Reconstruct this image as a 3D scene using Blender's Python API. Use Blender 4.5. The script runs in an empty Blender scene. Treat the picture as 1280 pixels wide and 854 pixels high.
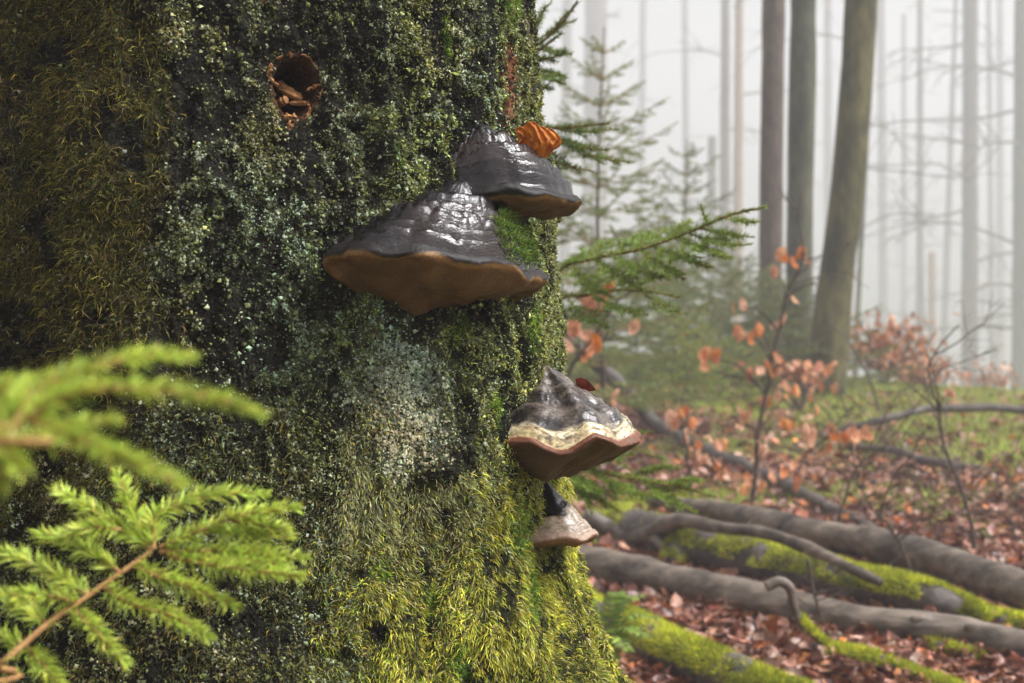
import bpy, math, random, os
import numpy as np
from mathutils import Vector
R = math.radians
rng = np.random.default_rng(11)
random.seed(11)
scene = bpy.context.scene
col = scene.collection

# ------------------------------------------------------------------ camera, light, exposure
CAM = np.array([0.0, 0.0, 1.0])
FPX = 1280 * 50 / 36.0                      # focal length in photo pixels
cd = bpy.data.cameras.new('camera')
cd.lens = 50; cd.sensor_width = 36
cd.clip_start = 0.05; cd.clip_end = 2000
cd.dof.use_dof = True
cd.dof.focus_distance = 1.56
cd.dof.aperture_fstop = 6.8
cd.dof.aperture_blades = 9
cam = bpy.data.objects.new('camera', cd); col.objects.link(cam)
cam.location = CAM; cam.rotation_euler = (R(90), 0, 0)
scene.camera = cam

SUN_EL, SUN_AZ = 52, 105                    # azimuth clockwise from +Y (view direction)
world = bpy.data.worlds.new('World'); scene.world = world; world.use_nodes = True
wn = world.node_tree; wn.nodes.clear()
sky = wn.nodes.new('ShaderNodeTexSky'); sky.sky_type = 'NISHITA'; sky.sun_disc = False
sky.sun_elevation = R(SUN_EL); sky.sun_rotation = R(SUN_AZ)
sky.air_density = 1.0; sky.dust_density = 6.0; sky.ozone_density = 1.0
hs = wn.nodes.new('ShaderNodeHueSaturation'); hs.inputs['Saturation'].default_value = 0.0
bg = wn.nodes.new('ShaderNodeBackground'); bg.inputs['Strength'].default_value = 0.05
wo = wn.nodes.new('ShaderNodeOutputWorld')
wn.links.new(sky.outputs[0], hs.inputs['Color']); wn.links.new(hs.outputs[0], bg.inputs['Color'])
wn.links.new(bg.outputs[0], wo.inputs['Surface'])
sl = bpy.data.lights.new('sun', 'SUN'); sl.energy = 1.5; sl.angle = R(22); sl.color = (1, 0.985, 0.975)
sun = bpy.data.objects.new('sun', sl); col.objects.link(sun)
sv = Vector((math.sin(R(SUN_AZ)) * math.cos(R(SUN_EL)), math.cos(R(SUN_AZ)) * math.cos(R(SUN_EL)), math.sin(R(SUN_EL))))
sun.rotation_euler = sv.to_track_quat('Z', 'Y').to_euler(); sun.location = (6, -4, 14)
scene.view_settings.view_transform = 'Standard'; scene.view_settings.look = 'None'
scene.view_settings.gamma = 1.0; scene.view_settings.exposure = 1.95
scene.render.engine = 'CYCLES'
cy = scene.cycles
cy.use_denoising = True; cy.max_bounces = 7; cy.diffuse_bounces = 3; cy.glossy_bounces = 2
cy.transmission_bounces = 2; cy.transparent_max_bounces = 8; cy.volume_bounces = 3
cy.use_adaptive_sampling = True; cy.adaptive_threshold = 0.015; cy.caustics_reflective = False; cy.caustics_refractive = False
FOG = 0.0092

# ------------------------------------------------------------------ helpers
def hash3(ix, iy, iz, seed):
    h = (ix.astype(np.uint32) * np.uint32(374761393) + iy.astype(np.uint32) * np.uint32(668265263)
         + iz.astype(np.uint32) * np.uint32(2147483647) + np.uint32(seed * 144665 & 0xffffffff))
    h = (h ^ (h >> np.uint32(13))) * np.uint32(1274126177)
    h = (h ^ (h >> np.uint32(15))) * np.uint32(2246822519)
    h = h ^ (h >> np.uint32(16))
    return h.astype(np.float32) / np.float32(4294967295.0)
def vnoise(p, seed=0):
    """value noise, -1..1, p (n,3)"""
    p = np.asarray(p, dtype=np.float32)
    f = np.floor(p); i = f.astype(np.int64); t = p - f
    t = t * t * t * (t * (t * 6 - 15) + 10)
    r = 0
    for dx in (0, 1):
        wx = t[:, 0] if dx else 1 - t[:, 0]
        for dy in (0, 1):
            wy = t[:, 1] if dy else 1 - t[:, 1]
            for dz in (0, 1):
                wz = t[:, 2] if dz else 1 - t[:, 2]
                r = r + wx * wy * wz * hash3(i[:, 0] + dx, i[:, 1] + dy, i[:, 2] + dz, seed)
    return r * 2 - 1
def fbm(p, octs=4, seed=0, gain=0.5):
    p = np.asarray(p, dtype=np.float32); a = 1.0; s = 0; tot = 0
    for o in range(octs):
        s = s + a * vnoise(p * (2.03 ** o) + 17.3 * o, seed + o); tot += a; a *= gain
    return s / tot
def n1(x, y, z=0.0, octs=3, seed=0):
    return float(fbm(np.array([[x, y, z]]), octs, seed)[0])
def sst(a, b, x):
    t = np.clip((x - a) / (b - a), 0, 1); return t * t * (3 - 2 * t)
def norm(v):
    return v / np.maximum(np.linalg.norm(v, axis=-1, keepdims=True), 1e-9)
def pix(px, py, d):
    return np.array([(px - 640) / FPX * d, d, 1.0 - (py - 427) / FPX * d])
def proj(P):
    d = np.maximum(P[..., 1], 0.05)
    return 640 + P[..., 0] / d * FPX, 427 - (P[..., 2] - 1.0) / d * FPX

def mesh(name, V, F, C=None, smooth=True):
    V = np.ascontiguousarray(V, dtype=np.float32); F = np.ascontiguousarray(F, dtype=np.int32)
    me = bpy.data.meshes.new(name)
    k = F.shape[1]
    me.vertices.add(len(V)); me.vertices.foreach_set('co', V.ravel())
    me.loops.add(F.size); me.loops.foreach_set('vertex_index', F.ravel())
    me.polygons.add(len(F)); me.polygons.foreach_set('loop_start', np.arange(0, F.size, k, dtype=np.int32))
    if C is not None:
        a = me.color_attributes.new('Col', 'FLOAT_COLOR', 'POINT')
        c4 = np.ones((len(V), 4), dtype=np.float32); c4[:, :3] = C
        a.data.foreach_set('color', c4.ravel())
    me.update(calc_edges=True)
    me.polygons.foreach_set('use_smooth', np.full(len(F), bool(smooth)))
    return me
def link(name, me, mat=None, parent=None, loc=None, kind=None):
    o = bpy.data.objects.new(name, me); col.objects.link(o)
    if mat is not None and me is not None and not me.materials: me.materials.append(mat)
    if parent is not None: o.parent = parent
    if loc is not None: o.location = loc
    if kind: o['kind'] = kind
    return o
def obj(name, V, F, mat, parent=None, C=None, smooth=True, kind=None):
    off = np.array(parent_world(parent)) if parent is not None else 0.0
    return link(name, mesh(name, np.asarray(V) - off, F, C, smooth), mat, parent, kind=kind)
def parent_world(p):
    v = Vector((0, 0, 0))
    while p is not None: v = v + p.location; p = p.parent
    return v
def tag(o, label, cat=None, group=None, kind=None):
    o['label'] = label
    if cat: o['category'] = cat
    if group: o['group'] = group
    if kind: o['kind'] = kind
    return o
def thing(name, loc, label, cat, group=None):
    o = bpy.data.objects.new(name, None); col.objects.link(o); o.location = loc
    o.empty_display_size = 0.1
    return tag(o, label, cat, group)

class Soup:
    """triangles gathered from many shapes into one mesh"""
    def __init__(s): s.V = []; s.F = []; s.C = []; s.n = 0
    def add(s, V, F, C=None):
        V = np.asarray(V, dtype=np.float32); F = np.asarray(F)
        if F.shape[1] == 4: F = np.concatenate([F[:, [0, 1, 2]], F[:, [0, 2, 3]]])
        s.V.append(V); s.F.append(F + s.n); s.n += len(V)
        if C is None: C = (0.5, 0.5, 0.5)
        C = np.asarray(C, dtype=np.float32)
        s.C.append(np.broadcast_to(C, (len(V), 3)) if C.ndim == 1 else C)
        return s
    def build(s, name, mat, parent=None, smooth=True, kind=None):
        return obj(name, np.concatenate(s.V), np.concatenate(s.F), mat, parent, np.concatenate(s.C), smooth, kind)

def smooth_path(pts, n):
    """Catmull-Rom through pts (k,m)"""
    pts = np.asarray(pts, float); k = len(pts)
    e = np.vstack([2 * pts[0] - pts[1], pts, 2 * pts[-1] - pts[-2]])
    u = np.linspace(0, k - 1 - 1e-6, n); i = np.floor(u).astype(int); t = (u - i)[:, None]
    p0, p1, p2, p3 = e[i], e[i + 1], e[i + 2], e[i + 3]
    return 0.5 * (2 * p1 + (p2 - p0) * t + (2 * p0 - 5 * p1 + 4 * p2 - p3) * t ** 2 + (3 * p1 - p0 - 3 * p2 + p3) * t ** 3)
def tube(path, rad, seg=8, bump=0.0, freq=8.0, seed=0, cap=True):
    path = np.asarray(path, float); n = len(path)
    rad = np.broadcast_to(np.asarray(rad, float), (n,))
    T = norm(np.gradient(path, axis=0))
    up = np.array([0, 0, 1.0]) if abs(T[0, 2]) < 0.9 else np.array([1.0, 0, 0])
    A = norm(np.cross(T, up)); B = np.cross(T, A)
    th = np.linspace(0, 2 * np.pi, seg, endpoint=False)
    d = A[:, None, :] * np.cos(th)[None, :, None] + B[:, None, :] * np.sin(th)[None, :, None]
    r = np.repeat(rad[:, None], seg, 1)
    if bump > 0:
        q = (path[:, None, :] + d * r[..., None]).reshape(-1, 3)
        r = r * (1 + bump * fbm(q * freq, 3, seed).reshape(n, seg))
    V = (path[:, None, :] + d * r[..., None]).reshape(-1, 3)
    i = np.arange(n - 1)[:, None] * seg; j = np.arange(seg)[None, :]; j2 = (j + 1) % seg
    F = np.stack([i + j, i + j2, i + seg + j2, i + seg + j], -1).reshape(-1, 4)
    F = np.concatenate([F[:, [0, 1, 2]], F[:, [0, 2, 3]]])
    if cap:
        V = np.vstack([V, path[0], path[-1]]); c0 = n * seg; jj = np.arange(seg); k2 = (jj + 1) % seg
        F = np.concatenate([F, np.stack([np.full(seg, c0), k2, jj], 1),
                            np.stack([np.full(seg, c0 + 1), (n - 1) * seg + jj, (n - 1) * seg + k2], 1)])
    return V, F
def blades(P, d1, L, w, color, seed=0):
    """one tapering triangle each, for blades too far away to show a bend"""
    g = np.random.default_rng(seed); n = len(P); d1 = norm(d1)
    side = norm(np.cross(d1, g.normal(0, 1, (n, 3)))) * (np.asarray(w).reshape(-1, 1) * .55)
    V = np.stack([P - side, P + side, P + d1 * np.asarray(L).reshape(-1, 1)], 1).reshape(-1, 3)
    return V, np.arange(3 * n).reshape(-1, 3), np.repeat(np.asarray(color, np.float32), 3, 0)
def strands(P, d1, L, w, color, droop=0.6, seed=0, down=(0, 0, -1.0)):
    """tapering two-segment blades; P,d1 (n,3)"""
    g = np.random.default_rng(seed); n = len(P)
    d1 = norm(d1); d2 = norm(d1 + np.asarray(down) * np.asarray(droop).reshape(-1, 1) + g.normal(0, .25, (n, 3)))
    side = norm(np.cross(d1, g.normal(0, 1, (n, 3)))) * (np.asarray(w).reshape(-1, 1) * 0.5)
    L = np.asarray(L).reshape(-1, 1)
    p1 = P + d1 * L * .5; p2 = p1 + d2 * L * .5
    V = np.stack([P - side * .7, P + side * .7, p1 - side, p1 + side, p2], 1).reshape(-1, 3)
    F = (np.arange(n)[:, None, None] * 5 + np.array([[0, 1, 3], [0, 3, 2], [2, 3, 4]])[None]).reshape(-1, 3)
    C = np.repeat(np.asarray(color, np.float32), 5, 0)
    C = C * np.tile(np.array([.6, .6, 1, 1, 1.25], np.float32), n)[:, None]
    return V, F, C
def flakes(P, N, r, h, color, seed=0, k=6):
    """small irregular lobed domes"""
    g = np.random.default_rng(seed); n = len(P)
    N = norm(N); A = norm(np.cross(N, g.normal(0, 1, (n, 3)))); B = np.cross(N, A)
    th = (np.arange(k) / k * 2 * np.pi)[None] + g.uniform(0, 6.28, (n, 1)) + g.normal(0, .2, (n, k))
    rr = r[:, None] * g.uniform(.55, 1.3, (n, k))
    lift = h[:, None] * g.uniform(-.9, .7, (n, k))
    rim = P[:, None] + (A[:, None] * np.cos(th)[..., None] + B[:, None] * np.sin(th)[..., None]) * rr[..., None] + N[:, None] * lift[..., None]
    c = P + N * h[:, None]
    V = np.concatenate([c[:, None], rim], 1).reshape(-1, 3)
    j = np.arange(k)
    F = (np.arange(n)[:, None, None] * (k + 1) + np.stack([np.zeros(k, int), 1 + j, 1 + (j + 1) % k], 1)[None]).reshape(-1, 3)
    return V, F, np.repeat(np.asarray(color, np.float32), k + 1, 0)
def jitcol(base, n, g, v=.25, h=.06):
    c = np.asarray(base, np.float32)[None] * np.exp(g.normal(0, v, (n, 1)))
    return np.clip(c * (1 + g.normal(0, h, (n, 3))), 0, .9)

# ------------------------------------------------------------------ materials
def material(name, rough=0.8, spec=0.3, attr=None, base=(0.2, 0.2, 0.2), base2=None, scale=20.0, bump=0.0, bscale=60.0,
             bdist=0.01, trans=0.0, var=0.35, coat=0.0, stretch=(1, 1, 1), objrand=None, rough2=None, detail=5):
    m = bpy.data.materials.new(name); m.use_nodes = True
    nt = m.node_tree; nd = nt.nodes; lk = nt.links
    b = nd['Principled BSDF']; out = nd['Material Output']
    b.inputs['Roughness'].default_value = rough; b.inputs['Specular IOR Level'].default_value = spec
    b.inputs['Coat Weight'].default_value = coat; b.inputs['Coat Roughness'].default_value = 0.25
    geo = nd.new('ShaderNodeNewGeometry')
    mp = nd.new('ShaderNodeMapping'); mp.inputs['Scale'].default_value = stretch
    tc = nd.new('ShaderNodeTexCoord')
    lk.new(tc.outputs['Object'] if objrand else geo.outputs['Position'], mp.inputs['Vector'])
    nz = nd.new('ShaderNodeTexNoise'); nz.inputs['Scale'].default_value = scale; nz.inputs['Detail'].default_value = detail
    nz.inputs['Roughness'].default_value = .65
    lk.new(mp.outputs[0], nz.inputs['Vector'])
    if attr:
        at = nd.new('ShaderNodeAttribute'); at.attribute_name = 'Col'; csrc = at.outputs['Color']
    elif objrand:
        oi = nd.new('ShaderNodeObjectInfo'); cr = nd.new('ShaderNodeValToRGB')
        cr.color_ramp.interpolation = 'LINEAR'
        els = cr.color_ramp.elements
        while len(els) < len(objrand): els.new(0.5)
        for e, (p, c) in zip(els, [(i / (len(objrand) - 1), c) for i, c in enumerate(objrand)]):
            e.position = p; e.color = (*c, 1)
        lk.new(oi.outputs['Random'], cr.inputs[0]); csrc = cr.outputs[0]
    else:
        mx = nd.new('ShaderNodeMix'); mx.data_type = 'RGBA'
        mx.inputs[6].default_value = (*base, 1); mx.inputs[7].default_value = (*(base2 or base), 1)
        mr0 = nd.new('ShaderNodeMapRange'); mr0.inputs[1].default_value = .38; mr0.inputs[2].default_value = .62
        lk.new(nz.outputs[0], mr0.inputs[0]); lk.new(mr0.outputs[0], mx.inputs[0]); csrc = mx.outputs[2]
    nz2 = nd.new('ShaderNodeTexNoise'); nz2.inputs['Scale'].default_value = bscale; nz2.inputs['Detail'].default_value = 4
    lk.new(mp.outputs[0], nz2.inputs['Vector'])
    mr = nd.new('ShaderNodeMapRange'); mr.inputs[1].default_value = .25; mr.inputs[2].default_value = .75
    mr.inputs[3].default_value = 1 - var; mr.inputs[4].default_value = 1 + var
    lk.new(nz2.outputs[0], mr.inputs[0])
    mul = nd.new('ShaderNodeMix'); mul.data_type = 'RGBA'; mul.blend_type = 'MULTIPLY'; mul.inputs[0].default_value = 1
    lk.new(csrc, mul.inputs[6]); lk.new(mr.outputs[0], mul.inputs[7])
    lk.new(mul.outputs[2], b.inputs['Base Color'])
    if rough2 is not None:
        mr2 = nd.new('ShaderNodeMapRange'); mr2.inputs[1].default_value = .35; mr2.inputs[2].default_value = .65
        mr2.inputs[3].default_value = rough; mr2.inputs[4].default_value = rough2
        lk.new(nz.outputs[0], mr2.inputs[0]); lk.new(mr2.outputs[0], b.inputs['Roughness'])
    if bump > 0:
        bp = nd.new('ShaderNodeBump'); bp.inputs['Strength'].default_value = bump; bp.inputs['Distance'].default_value = bdist
        lk.new(nz2.outputs[0], bp.inputs['Height']); lk.new(bp.outputs[0], b.inputs['Normal'])
    if trans > 0:
        tr = nd.new('ShaderNodeBsdfTranslucent'); ms = nd.new('ShaderNodeMixShader'); ms.inputs[0].default_value = trans
        lk.new(mul.outputs[2], tr.inputs['Color']); lk.new(b.outputs[0], ms.inputs[1]); lk.new(tr.outputs[0], ms.inputs[2])
        lk.new(ms.outputs[0], out.inputs['Surface'])
    return m
M = {}
M['bark'] = material('wet_bark', .85, .1, attr=True, bump=1, bscale=260, bdist=.004, var=.75)
M['moss'] = material('moss', .7, .25, attr=True, trans=.25, bscale=300, var=.2)
M['lichen'] = material('lichen', .85, .2, attr=True, bscale=500, var=.3)
M['cap'] = material('fungus_cap', .08, .55, attr=True, bump=.35, bscale=260, bdist=.002, var=.6, rough2=.36, scale=30, stretch=(1, 1, 1.6))
M['rim'] = material('fungus_rim', .55, .35, attr=True, bump=.5, bscale=260, bdist=.002, var=.3)
M['pores'] = material('fungus_pores', .65, .3, attr=True, bump=.8, bscale=420, bdist=.0022, var=.35)
M['wood_chip'] = material('torn_wood', .8, .2, base=(.42, .22, .09), base2=(.15, .06, .025), scale=60, bump=.6, bscale=300, bdist=.002)
M['needle'] = material('spruce_needles', .45, .4, attr=True, trans=.35, bscale=30, var=.25)
M['twig'] = material('spruce_twig', .8, .2, base=(.42, .24, .10), base2=(.26, .13, .05), scale=60, bump=.3, bscale=200, bdist=.001)
M['beech_twig'] = material('dark_twig', .7, .3, base=(.055, .036, .028), base2=(.10, .075, .055), scale=40, bump=.3, bscale=200, bdist=.001)
LEAFC = [(0.386, 0.211, 0.144), (0.252, 0.094, 0.057), (0.336, 0.109, 0.030), (0.210, 0.082, 0.057), (0.311, 0.156, 0.110), (0.143, 0.043, 0.027), (0.336, 0.179, 0.114), (0.227, 0.098, 0.065), (0.353, 0.133, 0.038), (0.277, 0.133, 0.091)]
M['leaf_fallen'] = material('fallen_leaf', .38, .5, objrand=LEAFC, bump=.3, bscale=70, bdist=.003, var=.3, trans=.1)
M['leaf_litter'] = material('leaf_litter', .38, .5, attr=True, bump=.3, bscale=70, bdist=.003, var=.3, trans=.1)
M['leaf_hang'] = material('hanging_leaf', .5, .35, objrand=[(.62, .20, .04), (.74, .44, .30), (.58, .17, .03), (.72, .46, .33), (.72, .30, .08)], bscale=90, var=.25, trans=.4)
M['soil'] = material('forest_floor', .85, .3, attr=True, bump=.8, bscale=26, bdist=.03, var=.5)
M['log'] = material('wet_log_bark', .5, .4, base=(.045, .034, .026), base2=(.19, .15, .115), scale=7, bump=.8, bscale=26, bdist=.012, var=.6, stretch=(.45, 1, 1.3), detail=8)
M['log_dark'] = material('dark_rotten_branch', .6, .35, base=(.05, .038, .032), base2=(.12, .1, .09), scale=12, bump=.6, bscale=60, bdist=.005)
M['mossbase'] = material('moss_cushion', .85, .2, base=(.16, .19, .02), base2=(.34, .36, .035), scale=22, bump=1, bscale=90, bdist=.012, var=.4)
M['trunk_brown'] = material('spruce_trunk_bark', .9, .15, base=(.085, .06, .05), base2=(.13, .1, .085), scale=6, bump=.7, bscale=25, bdist=.03, stretch=(1, 1, .3))
M['trunk_green'] = material('algae_beech_bark', .85, .2, base=(.06, .065, .04), base2=(.11, .105, .075), scale=5, bump=.4, bscale=25, bdist=.02, stretch=(1, 1, .3))
M['trunk_olive'] = material('mossy_beech_bark', .85, .2, base=(.045, .042, .022), base2=(.125, .11, .045), scale=6, bump=.5, bscale=25, bdist=.02, stretch=(1, 1, .35))
M['trunk_pink'] = material('pine_bark', .85, .2, base=(.24, .15, .1), base2=(.3, .2, .15), scale=6, bump=.5, bscale=25, bdist=.02, stretch=(1, 1, .4))
M['grass'] = material('grass', .6, .3, attr=True, trans=.3, bscale=20, var=.2)
M['fern'] = material('fern_frond', .5, .4, attr=True, trans=.3, bscale=60, var=.2)
M['orange_leaf'] = material('orange_curled_leaf', .42, .4, base=(.62, .22, .02), base2=(.45, .12, .012), scale=70, bump=.5, bscale=160, bdist=.003, trans=.35, var=.25)
M['red_leaf'] = material('dark_red_leaf', .4, .45, base=(.13, .015, .01), base2=(.2, .03, .015), scale=60, bump=.4, bscale=120, bdist=.002, trans=.15)

# ------------------------------------------------------------------ the ground
def ground(x, y):
    x = np.asarray(x, float); y = np.asarray(y, float)
    yc = 12 - np.log1p(np.exp((12 - y) * .8)) / .8          # rises to about 12 m, then level
    g = .05 + .067 * (yc - 1.9)
    g = g - .1 * np.log1p(np.exp((x - 1.5) * 2)) / 2 * sst(5, 20, y)
    g = g + .05 * np.log1p(np.exp((-.5 - x) * 2)) / 2 * sst(2, 9, y)
    P = np.stack([x.ravel(), y.ravel(), np.zeros(x.size)], 1)
    b = fbm(P * .7, 2, 5) * .06 * np.clip((np.abs(P[:, 1]) + np.abs(P[:, 0])) / 8, .35, 1.1) + fbm(P * 3.1, 3, 8) * .022
    return g + b.reshape(x.shape)
def gz(x, y): return float(ground(np.array([x]), np.array([y]))[0])
_d = np.concatenate([np.arange(2.0, 14, .02), np.arange(14, 80, .2)])
def gpix(px, py):
    x = (px - 640) / FPX * _d; z = 1 - (py - 427) / FPX * _d
    below = np.nonzero(z <= ground(x, _d))[0]
    k = below[0] if len(below) else len(_d) - 1
    return np.array([x[k], _d[k], z[k]])
sx = np.sinh(np.linspace(-5.2, 5.2, 200)); sx = sx / sx[-1] * 130 + 0.9
sy = np.sinh(np.linspace(-4.2, 5.6, 230)); sy = 4.0 + sy / np.abs(sy).max() * 150
gx, gy = np.meshgrid(sx, sy)
gzv = ground(gx, gy)
GP = np.stack([gx, gy, gzv], -1).reshape(-1, 3)
def green_mask(P):
    x, y = P[:, 0], P[:, 1]
    q = np.stack([x, y, 0 * x], 1)
    a = sst(7.7, 9.7, y + 1.3 * np.clip(x - 1.46, -1, 2.5) + 1.6 * fbm(q * .8, 3, 31)) * .9
    b = .7 * sst(.12, .4, fbm(q * 1.3, 3, 37))
    return np.clip(np.maximum(a, b), 0, 1)
gm = green_mask(GP)[:, None]
soil = np.array([.075, .038, .022])[None] * (1 + .5 * fbm(GP * 4, 3, 3)[:, None])
grn = np.array([.17, .20, .028])[None] * (1 + .5 * fbm(GP * 2, 3, 4)[:, None])
nx_, ny_ = len(sx), len(sy)
ii = (np.arange(ny_ - 1)[:, None] * nx_ + np.arange(nx_ - 1)[None]).ravel()
GF = np.stack([ii, ii + 1, ii + nx_ + 1, ii + nx_], 1)
g_ob = obj('forest_ground', GP, GF, M['soil'], None, np.clip(soil * (1 - gm) + grn * gm, .005, 1))
g_ob['kind'] = 'structure'

# ------------------------------------------------------------------ the big mossy trunk
AX, AY = -.372, 1.812
PZ = np.array([-.2, .05, .2, .4, .57, .67, .73, .83, .98, 1.03, 1.16, 1.27, 1.43, 2.0, 4.0, 9.0, 14.0])
PR = np.array([1.0, .82, .68, .565, .502, .462, .440, .424, .421, .418, .409, .388, .384, .37, .33, .26, .18])
def macroR(th, z):
    """th: angle from the direction that faces the camera (-Y), positive to the right"""
    r = np.interp(z, PZ, PR)
    fl = np.clip(r - .42, 0, 1)
    lob = .55 + .45 * np.cos(5 * (th - R(84)))               # root buttresses, one running out to the right
    r = np.where(r > .42, .42 + fl * lob, r)
    # broad flutes of the stem: a rib near th=-28 deg, hollow left of it, hollow below the big bracket
    r = r + .014 * np.exp(-((th + R(30)) / .10) ** 2) - .018 * np.exp(-((th + R(16)) / .10) ** 2)
    r = r - .016 * np.exp(-((th - R(68)) / .10) ** 2) * sst(.95, .75, z)
    r = r + .010 * np.sin(th * 7 + z * 1.3)
    return r
def tpos(th, z, r):
    return np.stack([AX + r * np.sin(th), AY - r * np.cos(th), z], -1)
def surf(px, py):
    ds = np.linspace(1.1, 2.2, 900)
    x = (px - 640) / FPX * ds; z = 1 - (py - 427) / FPX * ds
    dx, dy = x - AX, ds - AY
    th = np.arctan2(dx, -dy)
    g = np.hypot(dx, dy) - macroR(th, z)
    k = np.nonzero(g < 0)[0]
    k = k[0] if len(k) else int(np.argmin(g))
    return np.array([x[k], ds[k], z[k]]), th[k]
HOLE, HOLE_TH = surf(369, 112)
def crust_field(q):
    a = fbm(q * np.array([95., 80., 1]), 3, 58, .6); b = fbm(q * np.array([24., 9., 1]), 4, 59, .6)
    return sst(-.14, .22, a + .95 * b)
def bark_disp(P, th, z, px, py):
    q = np.stack([th * .42, z, 0 * z], 1)
    w = fbm(q * 9, 2, 50)[:, None] * .03
    qq = q + w
    rid = 1 - np.abs(fbm(qq * np.array([17., 4.0, 1]), 3, 51)) * 2         # upright ribs
    rside = sst(400, 520, px)
    d = (.010 + .010 * rside) * rid + .009 * fbm(qq * np.array([14., 9., 1]), 4, 52)
    plates = np.abs(fbm(qq * np.array([60., 34., 1]), 2, 53))
    d = d + .0055 * (np.minimum(plates, .35) / .35 - .5)
    d = d + .0040 * fbm(q * 130, 3, 54, .7)
    k = crust_field(q); zone = sst(150, 240, px)
    d = d + zone * (.0042 * (k - .45))
    smooth_patch = np.exp(-(((px - 500) / 70) ** 2 + ((py - 495) / 95) ** 2))
    d = d * (1 - .35 * smooth_patch)
    # the pecked hole: a real pit
    e = np.hypot((px - 369) / 27, (py - 110) / 36) + .12 * fbm(q * 60, 2, 55)
    front = np.abs(th - HOLE_TH) < .3
    d = np.where(front, d - .075 * sst(1.08, .55, e), d)
    return d
th_f = np.linspace(R(-58), R(101), 410); th_b = np.linspace(R(103), R(300), 42)[1:-1]
TH = np.concatenate([th_f, th_b]); z_f = np.linspace(.48, 1.47, 400)
ZZ = np.concatenate([np.linspace(-.25, .475, 40), z_f, 1.47 + np.linspace(.03, 3.6, 50) ** 2])
tt, zz = np.meshgrid(TH, ZZ); sh = tt.shape
tf, zf = tt.ravel(), zz.ravel()
P0 = tpos(tf, zf, macroR(np.where(tf > np.pi, tf - 2 * np.pi, tf), zf))
tw = np.where(tf > np.pi, tf - 2 * np.pi, tf)
px0, py0 = proj(P0)
disp = bark_disp(P0, tw, zf, px0, py0)
# blend the seam behind the stem
P1 = tpos(tf, zf, macroR(tw, zf) + disp)
G = P1.reshape(*sh, 3)
dth = np.gradient(G, axis=1); dzv = np.gradient(G, axis=0)
NRM = norm(np.cross(dth.reshape(-1, 3), dzv.reshape(-1, 3))).reshape(*sh, 3)

def zones(P, th, px, py):
    """how much of each growth lies on a point of the bark (0..1)"""
    q = np.stack([th * .42, P[:, 2], 0 * th], 1)
    wx = px + 60 * fbm(q * 14, 4, 60, .6); wy = py + 110 * fbm(q * 16, 4, 61, .65)
    f = fbm(q * 34, 3, 62)
    Z = {}
    Z['olive'] = sst(225, 165, wx) * sst(760, 560, wy + .25 * wx) * sst(-.42, .0, f)
    pale = np.exp(-(np.clip(np.hypot((wx - 500) / 74, (wy - 495) / 98) - .55, 0, 9) / .33) ** 2)
    Z['pale'] = pale
    hang = sst(560, 640, wy + .35 * np.abs(wx - 540)) * sst(395, 455, wx + .15 * (wy - 600))
    hang = np.maximum(hang, sst(690, 730, wx) * sst(560, 640, wy))
    Z['hang'] = hang * sst(-.6, -.15, f)
    Z['spk'] = sst(160, 235, wx) * sst(700, 560, wy + .3 * (wx - 300)) * (.35 + .65 * sst(-.25, .25, f)) * (1 - .7 * pale)
    ridge = fbm(q * np.array([26., 6, 1]), 3, 64)
    Z['tuft'] = sst(375, 470, wx) * sst(690, 560, wy - 60 * sst(560, 600, wx)) * (1 - .75 * pale) * sst(-.25 - .5 * sst(560, 640, wx), .2 - .3 * sst(560, 640, wx), ridge + .4 * f)
    Z['lowdark'] = sst(470, 400, wx) * sst(480, 600, wy) * sst(-.6, .0, f)
    cu = 0
    for cx, cy, a, b in ((652, 650, 15, 50), (662, 745, 13, 45), (577, 832, 16, 24), (476, 722, 13, 16), (670, 425, 11, 30),
                         (500, 200, 6, 20), (556, 50, 5, 30), (640, 15, 14, 18), (690, 625, 10, 20), (545, 760, 9, 20), (620, 520, 8, 20), (575, 415, 14, 14)):
        cu = np.maximum(cu, sst(1.25, .6, np.hypot((wx * .3 + px * .7 - cx) / a, (wy * .3 + py * .7 - cy) / b)))
    Z['cush'] = cu
    Z['red'] = np.exp(-(((px - 639) / 10) ** 2 + ((py - 105) / 55) ** 4)) * sst(-.3, .1, f + .3)
    Z['hole'] = sst(1.35, 1.0, np.hypot((px - 369) / 27, (py - 110) / 36))
    Z['scar'] = np.maximum(sst(1.3, .8, np.hypot((px - 333) / 8, (py - 196) / 12)), sst(1.3, .8, np.hypot((px - 338) / 12, (py + 2) / 8)))
    Z['f'] = f; Z['crust'] = crust_field(q)
    return Z
front = (np.cos(tw - R(20)) > -.2)
pxv, pyv = proj(P1)
Zv = zones(P1, tw, pxv, pyv)
C = np.array([.0085, .0078, .0055])[None] * (1 + .6 * fbm(np.stack([tw * .42, zf, 0 * zf], 1) * 50, 3, 70)[:, None])
def mixc(C, c, a): return C * (1 - a[:, None]) + np.asarray(c)[None] * a[:, None]
vv = .5 + .5 * fbm(np.stack([tw * .42, zf, 0 * zf], 1) * 160, 2, 71)
C = mixc(C, (.045, .040, .010), Zv['olive'] * .7)
cr = Zv['crust'] * (.25 + .75 * vv)
C = mixc(C, (.060, .070, .034), np.clip(Zv['spk'] * .9 * cr, 0, 1))
C = mixc(C, (.085, .098, .030), np.clip(Zv['tuft'] * .9 * cr, 0, 1))
C = mixc(C, (.18, .20, .135), Zv['pale'] * (.5 + .4 * vv))
C = mixc(C, (.05, .055, .010), Zv['hang'] * .75)
C = mixc(C, (.06, .11, .014), Zv['cush'] * .6)
C = mixc(C, (.17, .065, .032), Zv['red'] * .95)
C = mixc(C, (.055, .028, .014), Zv['hole'])
C = mixc(C, (.14, .06, .03), Zv['scar'] * .7)
C = np.clip(C, .004, .9)
nT, nZ = len(TH), len(ZZ)
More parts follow.
